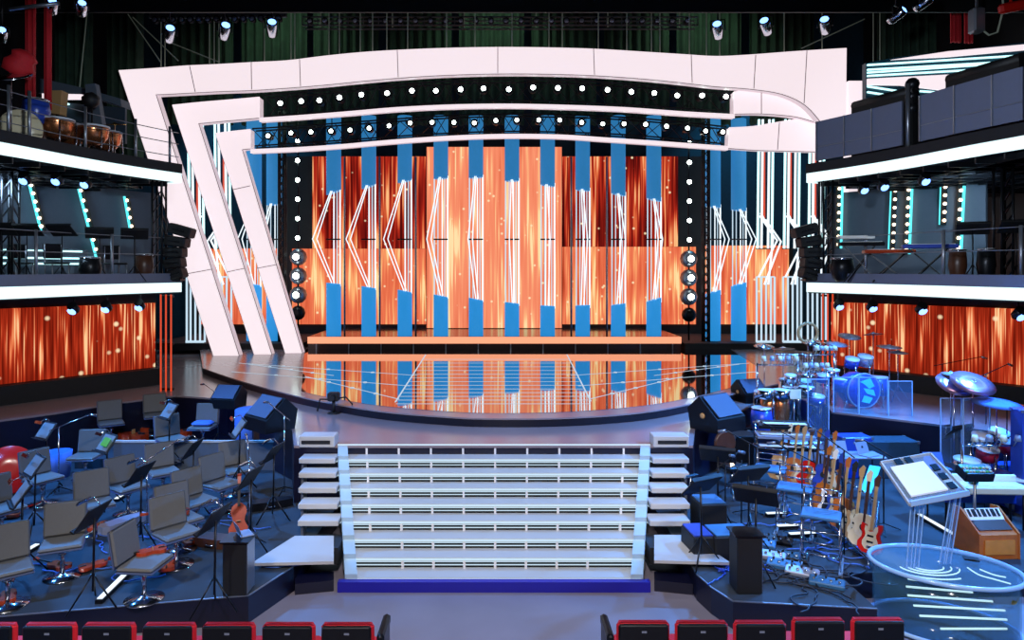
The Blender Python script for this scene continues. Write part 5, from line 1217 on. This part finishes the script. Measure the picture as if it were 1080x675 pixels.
# --- drum kit with the turquoise drum head
def bass_drum(label, r, col, art=False):
    t = thing('bass_drum', label, 'drum'); R = Matrix.Rotation(PI/2, 3, 'X')
    sh = MB().lathe([(r, -.2), (r, .2)], (0, 0, r+.03), 30, R).build('shell', M[col], t)
    hd_ = MB().lathe([(r, .2), (r*.98, .215), (.02, .216)], (0, 0, r+.03), 30, R).build('head', M['skin' if not art else 'drumblue'], t)
    MB().tube([(r*1.02*math.cos(a*PI/14), -.2, r+.03+r*1.02*math.sin(a*PI/14)) for a in range(28)], .022, 6, True).build('hoop', M['laptop'], t)
    if art:
        for pts in ([(-.1, .2), (.14, .28), (.24, .1), (.12, .05), (-.02, .16)], [(-.02, .06), (.22, .02), (.26, -.12), (.06, -.06)], [(0, -.1), (.2, -.16), (.12, -.28), (-.06, -.24)]):
            MB().ext([(x, -.222, r+.03+z) for x, z in pts], (0, .005, 0)).build('turquoise_print', M['teal'], hd_)
        MB().box((-.14, -.222, r+.05), (.02, .005, .22)).build('red_print', M['redpaint'], hd_)
    for x in (-1, 1): MB().cyl((x*r*.9, -.1, r*.6), (x*(r+.08), -.18, .01), .012, n=6).build('spur', M['chrome'], t)
    return t
def tom(label, r, h, d=.28, col='drumblue', tilt=0.0):
    t = thing('tom_drum', label, 'drum'); R = Matrix.Rotation(tilt, 3, 'X')
    s_ = MB().lathe([(r, -d), (r, 0)], (0, 0, h), 20, R).build('shell', M[col], t)
    MB().lathe([(r*1.03, -.02), (r*1.03, .008), (.02, .009)], (0, 0, h), 20, R).build('head', M['skin'], t)
    for k in range(3):
        a = k*2.09+.5; MB().cyl((r*1.04*math.cos(a), r*1.04*math.sin(a), h-.08), (r*1.15*math.cos(a), r*1.15*math.sin(a), .005), .01, n=6).build('leg', M['chrome'], t)
    return t
KY = 15.3
def kit(px, d, t, z=ZD+.003, rz=0): put(t, (px-CX)/F*(KY+d), KY+d, z, rz)
kit(905, 0, bass_drum('round bass drum with turquoise and blue shapes on its head', .37, 'drumblue', True), rz=.1)
kit(888, .1, tom('blue floor drum left of the turquoise bass drum', .2, .62)); kit(925, .1, tom('blue floor drum right of the turquoise bass drum', .22, .66, .4))
kit(899, .25, tom('blue drum on legs above the left of the bass drum', .15, 1.05, .2, 'drumblue', .3)); kit(913, .3, tom('blue grey drum on legs above the right of the bass drum', .16, 1.1, .22, 'laptop', .3))
kit(877, .3, tom('snare drum on legs at the left of the drum kit', .17, .8, .14, 'chrome', .1))
for px, d, h, r, tl, l in [(882, .5, 1.35, .24, .2, 'cymbal at the left of the drum kit'), (896, .8, 1.5, .25, .25, 'cymbal behind the left drums of the kit'), (921, .8, 1.55, .22, -.2, 'upper cymbal behind the bass drum'), (938, .4, 1.3, .26, .1, 'flat cymbal at the right of the drum kit'), (947, .6, 1.15, .22, .1, 'low cymbal farthest right of the drum kit')]:
    kit(px, d, cymbal_stand(l, h, r, tl, 'laptop'))
# --- second drum set at the right edge
K2 = 11.7
def kit2(px, d, t, rz=0): put(t, (px-CX)/F*(K2+d), K2+d, ZF, rz)
kit2(1060, 0, bass_drum('dark blue bass drum at the right edge', .3, 'drumblue'), .3)
kit2(1042, .25, tom('red shelled drum left of the edge bass drum', .17, .95, .2, 'drumred', .2)); kit2(1066, .35, tom('red shelled drum above the edge bass drum', .18, 1.05, .2, 'drumred', .2)); kit2(1074, -.3, tom('blue floor drum cut by the right photo edge', .22, .6, .4))
kit2(1032, -.1, tom('silver snare drum in front of the second drum set', .17, .75, .14, 'chrome', .1))
for px, d, h, r, tl, m_, l in [(1026, .5, 2.05, .36, .5, 'cympink', 'large pink lit tilted cymbal of the second drum set'), (1006, .7, 2.0, .3, .6, 'cympink', 'tilted pink lit cymbal left of the largest one'), (1051, .2, 1.75, .38, .12, 'bluecloth', 'wide blue lit flat cymbal of the second drum set'), (1003, .9, 2.15, .18, .1, 'laptop', 'small cymbal high behind the tilted pink ones'), (1072, .6, 1.6, .26, .15, 'chrome', 'silver cymbal at the right photo edge')]:
    kit2(px, d, cymbal_stand(l, h, r, tl, m_))  # pink and blue stage light is carried by these cymbals' own colours
crate(1089, 545, .35, (.3, .3, 1.75), 0, 'tall blue speaker cut by the right photo edge', 'drumblue', name='speaker_cabinet')
# --- desk with laptops
t = thing('laptop_table', 'narrow table carrying two pale laptops behind the guitars', 'table', (G(898, 479, 1.08).x, G(898, 479, 1.08).y, ZF))
MB().bbox((0, 0, .71), (1.05, .45, .03), .008).build('table_top', M['laptop'], t)
for x in (-.48, .48):
    for y in (-.18, .18): MB().cyl((x, y, 0), (x, y, .70), .015, n=6).build('leg', M['blackmetal'], t)
c = t.location
put(laptop(0, 300, 0, 0, 'pale laptop on the left of the table, lid towards the hall'), c.x-.22, c.y+.02, ZF+.727, PI+.1).rotation_euler = (0, 0, .1)
put(laptop(0, 300, 0, 0, 'blue lit laptop on the right of the table, lid turned away'), c.x+.22, c.y+.02, ZF+.727).rotation_euler = (0, 0, .5)
p = G(990, 490, 1.2); t = thing('laptop_table', 'small table with a blue laptop behind the glass lectern', 'table', (p.x, p.y, ZF))
MB().bbox((0, 0, .80), (.7, .45, .03), .008).build('table_top', M['blackmetal'], t)
for x in (-.3, .3):
    for y in (-.18, .18): MB().cyl((x, y, 0), (x, y, .79), .015, n=6).build('leg', M['blackmetal'], t)
put(laptop(0, 300, 0, 0, 'blue laptop behind the glass lectern', 'bluecloth'), p.x-.08, p.y, ZF+.817, .0)
t = thing('slanted_board', 'bright cyan lit board slanting between the guitars and the laptops', 'board', tuple(G(918, 512, 1.0)), -.7)
MB().bbox((0, 0, .1), (.16, .75, .02), .006, Matrix.Rotation(.35, 3, 'X')).build('board', M['teal'], t); MB().cyl((0, 0, -.645), (0, 0, .1), .015).build('stand', M['chrome'], t)
# --- mixer on a pole, stage piano, bottle, wooden organ
p = G(1028, 580, ZF); t = thing('mixer_on_stand', 'grey control box with many small buttons on a tall steel pole', 'mixer', tuple(p))
m_ = MB().bbox((0, 0, 1.12), (.42, .26, .14), .015, Matrix.Rotation(.35, 3, 'X')).build('box', M['blackmetal'], t)
for i in range(8):
    for j in range(2): MB().box((-.17+i*.048, -.09+j*.08, 1.17+j*.03), (.026, .026, .02)).build('button', M['greenglow' if (i+j) % 3 == 0 else 'cream'], m_)
MB().cyl((0, 0, .02), (0, 0, 1.08), .02, n=8).build('pole', M['steel'], t)
MB().lathe([(.2, 0), (.19, .02), (.03, .04)], (0, 0, 0), 18).build('base', M['steel'], t)
p = G(1048, 560, ZF); t = thing('stage_piano', 'white topped stage piano behind the orange wooden organ', 'piano', (p.x, p.y+.2, ZF), -.05)
MB().bbox((0, 0, .62), (1.15, .42, .12), .02).build('body', M['cream'], t)
MB().bbox((0, .15, .72), (1.15, .06, .12), .01).build('back_rail', M['white'], t)
MB().box((0, -.08, .686), (1.0, .16, .012)).build('keys', M['keyswhite'], t)
MB().box((0, .1, .45), (1.1, .03, .22)).build('back_panel', M['drumblue'], t)
for x in (-.5, .5):
    for y in (-.15, .15): MB().cyl((x, y, 0), (x, y, .56), .02, n=8).build('leg', M['blackmetal'], t)
t = thing('green_bottle', 'dark green round bottle standing on the white piano', 'bottle', (p.x-.22, p.y+.14, ZF+.681+.012))
MB().lathe([(.06, 0), (.075, .03), (.07, .09), (.025, .13), (.02, .2), (.026, .21)], (0, 0, 0), 16).build('glass', mat('green_glass', rgb(25, 75, 65), .1), t)
p = G(1053, 590, ZF); t = thing('wooden_organ', 'orange wooden keyboard cabinet with ivory keys beside the lectern', 'organ', (p.x, p.y+.25, ZF), .06)
MB().ext([(-.28, -.25, .0), (-.28, .25, 0), (-.28, .25, .52), (-.28, .05, .5), (-.28, -.25, .34)], (.56, 0, 0)).build('cabinet', M['wood'], t)
MB().box((0, -.258, .17), (.44, .015, .2)).build('front_panel', mat('organ_panel', rgb(215, 140, 60), .35, noise=.2), t)
R = Matrix.Rotation(.85, 3, 'X')
kb = MB().box((0, .03, .53), (.52, .18, .03), R).build('keyboard', M['keyswhite'], t)
for i in range(24):
    if i % 7 not in (2, 6): MB().box(tuple(Vector((-.235+i*.0205, .03, .53))+R @ Vector((0, .02, .02))), (.011, .11, .014), R).build('black_key', M['black'], kb)
MB().box((0, -.1, .435), (.5, .2, .015), Matrix.Rotation(.5, 3, 'X')).build('lid', M['darkwood'], t)
for x in (-.29, .29): MB().ext([(x-.012, -.26, 0), (x-.012, .26, 0), (x-.012, .26, .6), (x-.012, .12, .62), (x-.012, -.26, .36)], (.024, 0, 0)).build('side_board', M['wood'], t)

# --- oval glass podium
PC = Vector((5.57, 8.45, .004)); pa = math.radians(-22)
t = thing('glass_podium', 'oval clear podium with glowing light lines at the right front', 'podium', tuple(PC))
def ell(a, b, z, n=48): return [Vector((math.cos(k*2*PI/n)*a*math.cos(pa)-math.sin(k*2*PI/n)*b*math.sin(pa), math.cos(k*2*PI/n)*a*math.sin(pa)+math.sin(k*2*PI/n)*b*math.cos(pa), z)) for k in range(n)]
E0, E1 = ell(.78, .56, .05), ell(.78, .56, .74); n = 48
mb = MB(); mb.add(E0+E1+ell(.76, .54, .05)+ell(.76, .54, .74), [(k, (k+1) % n, n+(k+1) % n, n+k) for k in range(n)]+[(2*n+k, 3*n+k, 3*n+(k+1) % n, 2*n+(k+1) % n) for k in range(n)]+[(n+k, n+(k+1) % n, 3*n+(k+1) % n, 3*n+k) for k in range(n)]+[(k, 2*n+k, 2*n+(k+1) % n, (k+1) % n) for k in range(n)], True)
mb.build('glass_wall', glass('podium_glass', rgb(90, 135, 150), .10, .08, .4), t, False)
MB().ext(ell(.82, .60, .74), (0, 0, .05)).build('glass_top', glass('podium_top_glass', rgb(120, 165, 190), .05, .05, .22), t)
MB().tube(ell(.82, .60, .765), .028, 8, True).build('top_rim', M['shieldedge'], t)
MB().tube(ell(.80, .58, .05), .025, 8, True).build('bottom_rim', M['shieldedge'], t)
MB().ext(ell(.75, .53, .0), (0, 0, .05)).build('base', M['deckside'], t)
for k, (x0, x1) in enumerate([(934, 990), (924, 1026), (928, 1047), (948, 1060), (962, 1062), (992, 1062)]):
    z = .70-.1*k; Y = 8.12-.015*k
    def inside(px):
        v = Vector(((px-CX)/F*Y-PC.x, Y-PC.y)); c, s_ = math.cos(-pa), math.sin(-pa); q = Vector((v.x*c-v.y*s_, v.x*s_+v.y*c)); f = math.sqrt((q.x/.74)**2+(q.y/.52)**2)
        return v/f if f > 1 else v
    A, B = inside(x0), inside(x1)
    MB().bar((A.x, A.y, z), (B.x, B.y, z), .018, .018).build('light_line', M['clearlight'], t)
for r0, r1, a0, a1 in ((.18, .12, -2.9, -.2), (.27, .18, -3.0, -.1), (.36, .25, -3.1, -.3), (.50, .36, -2.9, -1.2)):
    MB().tube([(-.12+r0*math.cos(a0+(a1-a0)*k/14), .12+r1*math.sin(a0+(a1-a0)*k/14), .705) for k in range(15)], .008, 6).build('light_curve', M['clearlight'], t)
MB().tube(smooth_pts([Vector((.36, .1, .7)), Vector((.36, -.1, .7)), Vector((.46, -.22, .7)), Vector((.6, -.3, .68)), ], 4), .008, 6).build('light_curve', M['clearlight'], t)
MB().tube(smooth_pts([Vector((.48, .05, .7)), Vector((.54, -.1, .7)), Vector((.64, -.17, .7))], 4), .008, 6).build('light_curve', M['clearlight'], t)
MB().box((.42, .12, .80), (.16, .1, .02), Matrix.Rotation(-.4, 3, 'Z')).build('grey_clip', M['blackmetal'], t)
MB().ext([(.33, -.665, .62), (.35, -.66, .66), (.40, -.655, .64), (.43, -.65, .68), (.40, -.65, .61), (.36, -.655, .60)], (0, .008, 0)).build('gold_emblem', M['gold'], t)
# --- glass lectern
t = thing('glass_lectern', 'clear lectern with an open score standing on the oval podium', 'lectern', (5.42, 8.45, PC.z+.792))
o = Vector((5.42, 8.45, PC.z+.792))
FL, FR, BR, BL = Vector((5.06, 8.3, 1.56)), Vector((5.84, 8.35, 1.68)), Vector((5.70, 8.92, 2.02)), Vector((5.02, 8.86, 1.92))
FR = FL+(BR-BL)*1.12
fr_ = MB()
dk = MB().ext([FL-o, FR-o, BR-o, BL-o], (0, 0, .02)).build('desk', glass('lectern_glass', rgb(150, 175, 200), .25, .05), t)
L_ = [FL-o, FR-o, BR-o, BL-o]
for i in range(4): MB().bar(L_[i]+Vector((0, 0, .01)), L_[(i+1) % 4]+Vector((0, 0, .01)), .022, .035).build('desk_edge', M['frost'], dk)
MB().bar(L_[0]+Vector((0, .0, .03)), L_[1]+Vector((0, 0, .03)), .03, .06).build('ledge', M['shieldedge'], dk)
def dp(u, v, h=.03): return L_[0].lerp(L_[1], u).lerp(L_[3].lerp(L_[2], u), v)+Vector((0, 0, h))
MB().ext([dp(.08, .12), dp(.72, .12), dp(.72, .8), dp(.08, .8)], (0, 0, .02)).build('score', M['paper'], t)
for u, v in ((.84, .2), (.84, .42), (.84, .64), (.5, .9), (.3, .9)): MB().ext([dp(u-.06, v-.07), dp(u+.06, v-.07), dp(u+.06, v+.07), dp(u-.06, v+.07)], (0, 0, .012)).build('control', M['blackmetal'], dk)
for u, v, bx, by in ((.12, .12, -.36, -.12), (.3, .15, -.27, -.12), (.82, .12, .12, .0), (.95, .15, .2, .0)):
    a = dp(u, v, 0); MB().bar(a, (bx, by, .0), .012, .05).build('leg', M['shield'], t)
    MB().bar(a+Vector((.026, 0, 0)), (bx+.026, by, .0), .008, .01).bar(a-Vector((.026, 0, 0)), (bx-.026, by, .0), .008, .01).build('leg_edge', M['shieldedge'], t)

# --- more of the dense percussion and of the second drum set
for px, d, h, r, l in [(802, .5, .9, .13, 'small silver drum on legs at the stage end of the percussion'), (834, .55, 1.25, .12, 'small silver drum on legs above the pale pad'), (849, .75, 1.1, .13, 'small silver drum on legs right of the timbales'), (861, .5, .8, .17, 'blue drum on legs at the right of the percussion'), (868, .9, 1.2, .14, 'high blue drum on legs beside the hoop')]:
    onr(px, d, tom(l, r, h, .16, 'chrome' if 'silver' in l else 'drumblue', .15))
def rack_frame(w_, h, label):
    t = thing('percussion_rack', label, 'rack')
    for x in (-w_/2, w_/2): MB().cyl((x, 0, .02), (x, 0, h), .02, n=8).bar((x, -.25, .015), (x, .25, .015), .04, .03).build('upright', M['chrome'], t)
    for z in (h*.55, h*.97): MB().cyl((-w_/2, 0, z), (w_/2, 0, z), .018, n=8).build('crossbar', M['chrome'], t)
    for i in range(5):
        x = -w_/2+w_*(i+.5)/5; MB().cyl((x, -.04, h*.97), (x, -.12, h*.97+.12), .01, n=6).lathe([(.06, -.05), (.04, .05)], (x, -.14, h*.97+.16), 10).build('cowbell', M['laptop' if i % 2 else 'cream'], t)
    return t
onr(820, .7, rack_frame(.9, 1.5, 'chrome rack with small bells behind the pink congas'))
onr(858, .65, rack_frame(.6, 1.35, 'chrome rack with small bells at the right of the percussion'))
kit2(1052, -.2, rack_frame(1.2, 1.15, 'chrome rack with small bells in front of the second drum set'))
kit2(1036, .35, tom('silver drum on legs at the left of the second drum set', .16, 1.15, .2, 'chrome', .3)); kit2(1054, .45, tom('silver drum on legs in the middle of the second drum set', .16, 1.2, .2, 'chrome', .3))
kit2(1020, .1, tom('silver floor drum beside the tall clear screens', .2, .8, .35, 'chrome', .1))
kit(868, .1, rack_frame(.5, 1.2, 'chrome rack with small bells left of the drum kit'), ZD+.003)
onr(803, .15, conga('dark blue drum in front of the small silver drum', 'drumblue', .6, .2))
for x, y, sz, l, c in [(790, 478, (.4, .35, .55), 'small dark amplifier beside the keyboard stack', 'blackmetal'), (905, 505, (.6, .4, .8), 'blue amplifier cabinet under the laptop table', 'drumblue'), (958, 478, (.5, .4, .8), 'dark amplifier cabinet beneath the walkway edge', 'blackmetal'), (1070, 520, (.5, .3, .5), 'dark blue case under the edge cymbals', 'drumblue')]:
    crate(x, y, .35, sz, .05, l, c, name='amplifier_cabinet')
for i in range(10): cable(random.uniform(815, 900), random.uniform(545, 580), .9, 'thin blue lit cable lying between the ladder stools', 'bluecloth', 'cables between the stools')
for x, y, l in [(790, 545, 'dark microphone stand between the two black boxes'), (846, 565, 'microphone stand in front of the middle ladder stool'), (826, 530, 'microphone stand beside the farthest ladder stool')]:
    p = G(x, y, ZF); put(mic_stand(l, 1.2, .4), p.x, p.y, ZF, 2.4)
p = G(960, 590, ZF); q = Vector((p.x, 9.6, ZF)); put(mic_stand('microphone stand behind the glass podium', 1.5, .6), 5.0, 9.75, ZF, 1.8)
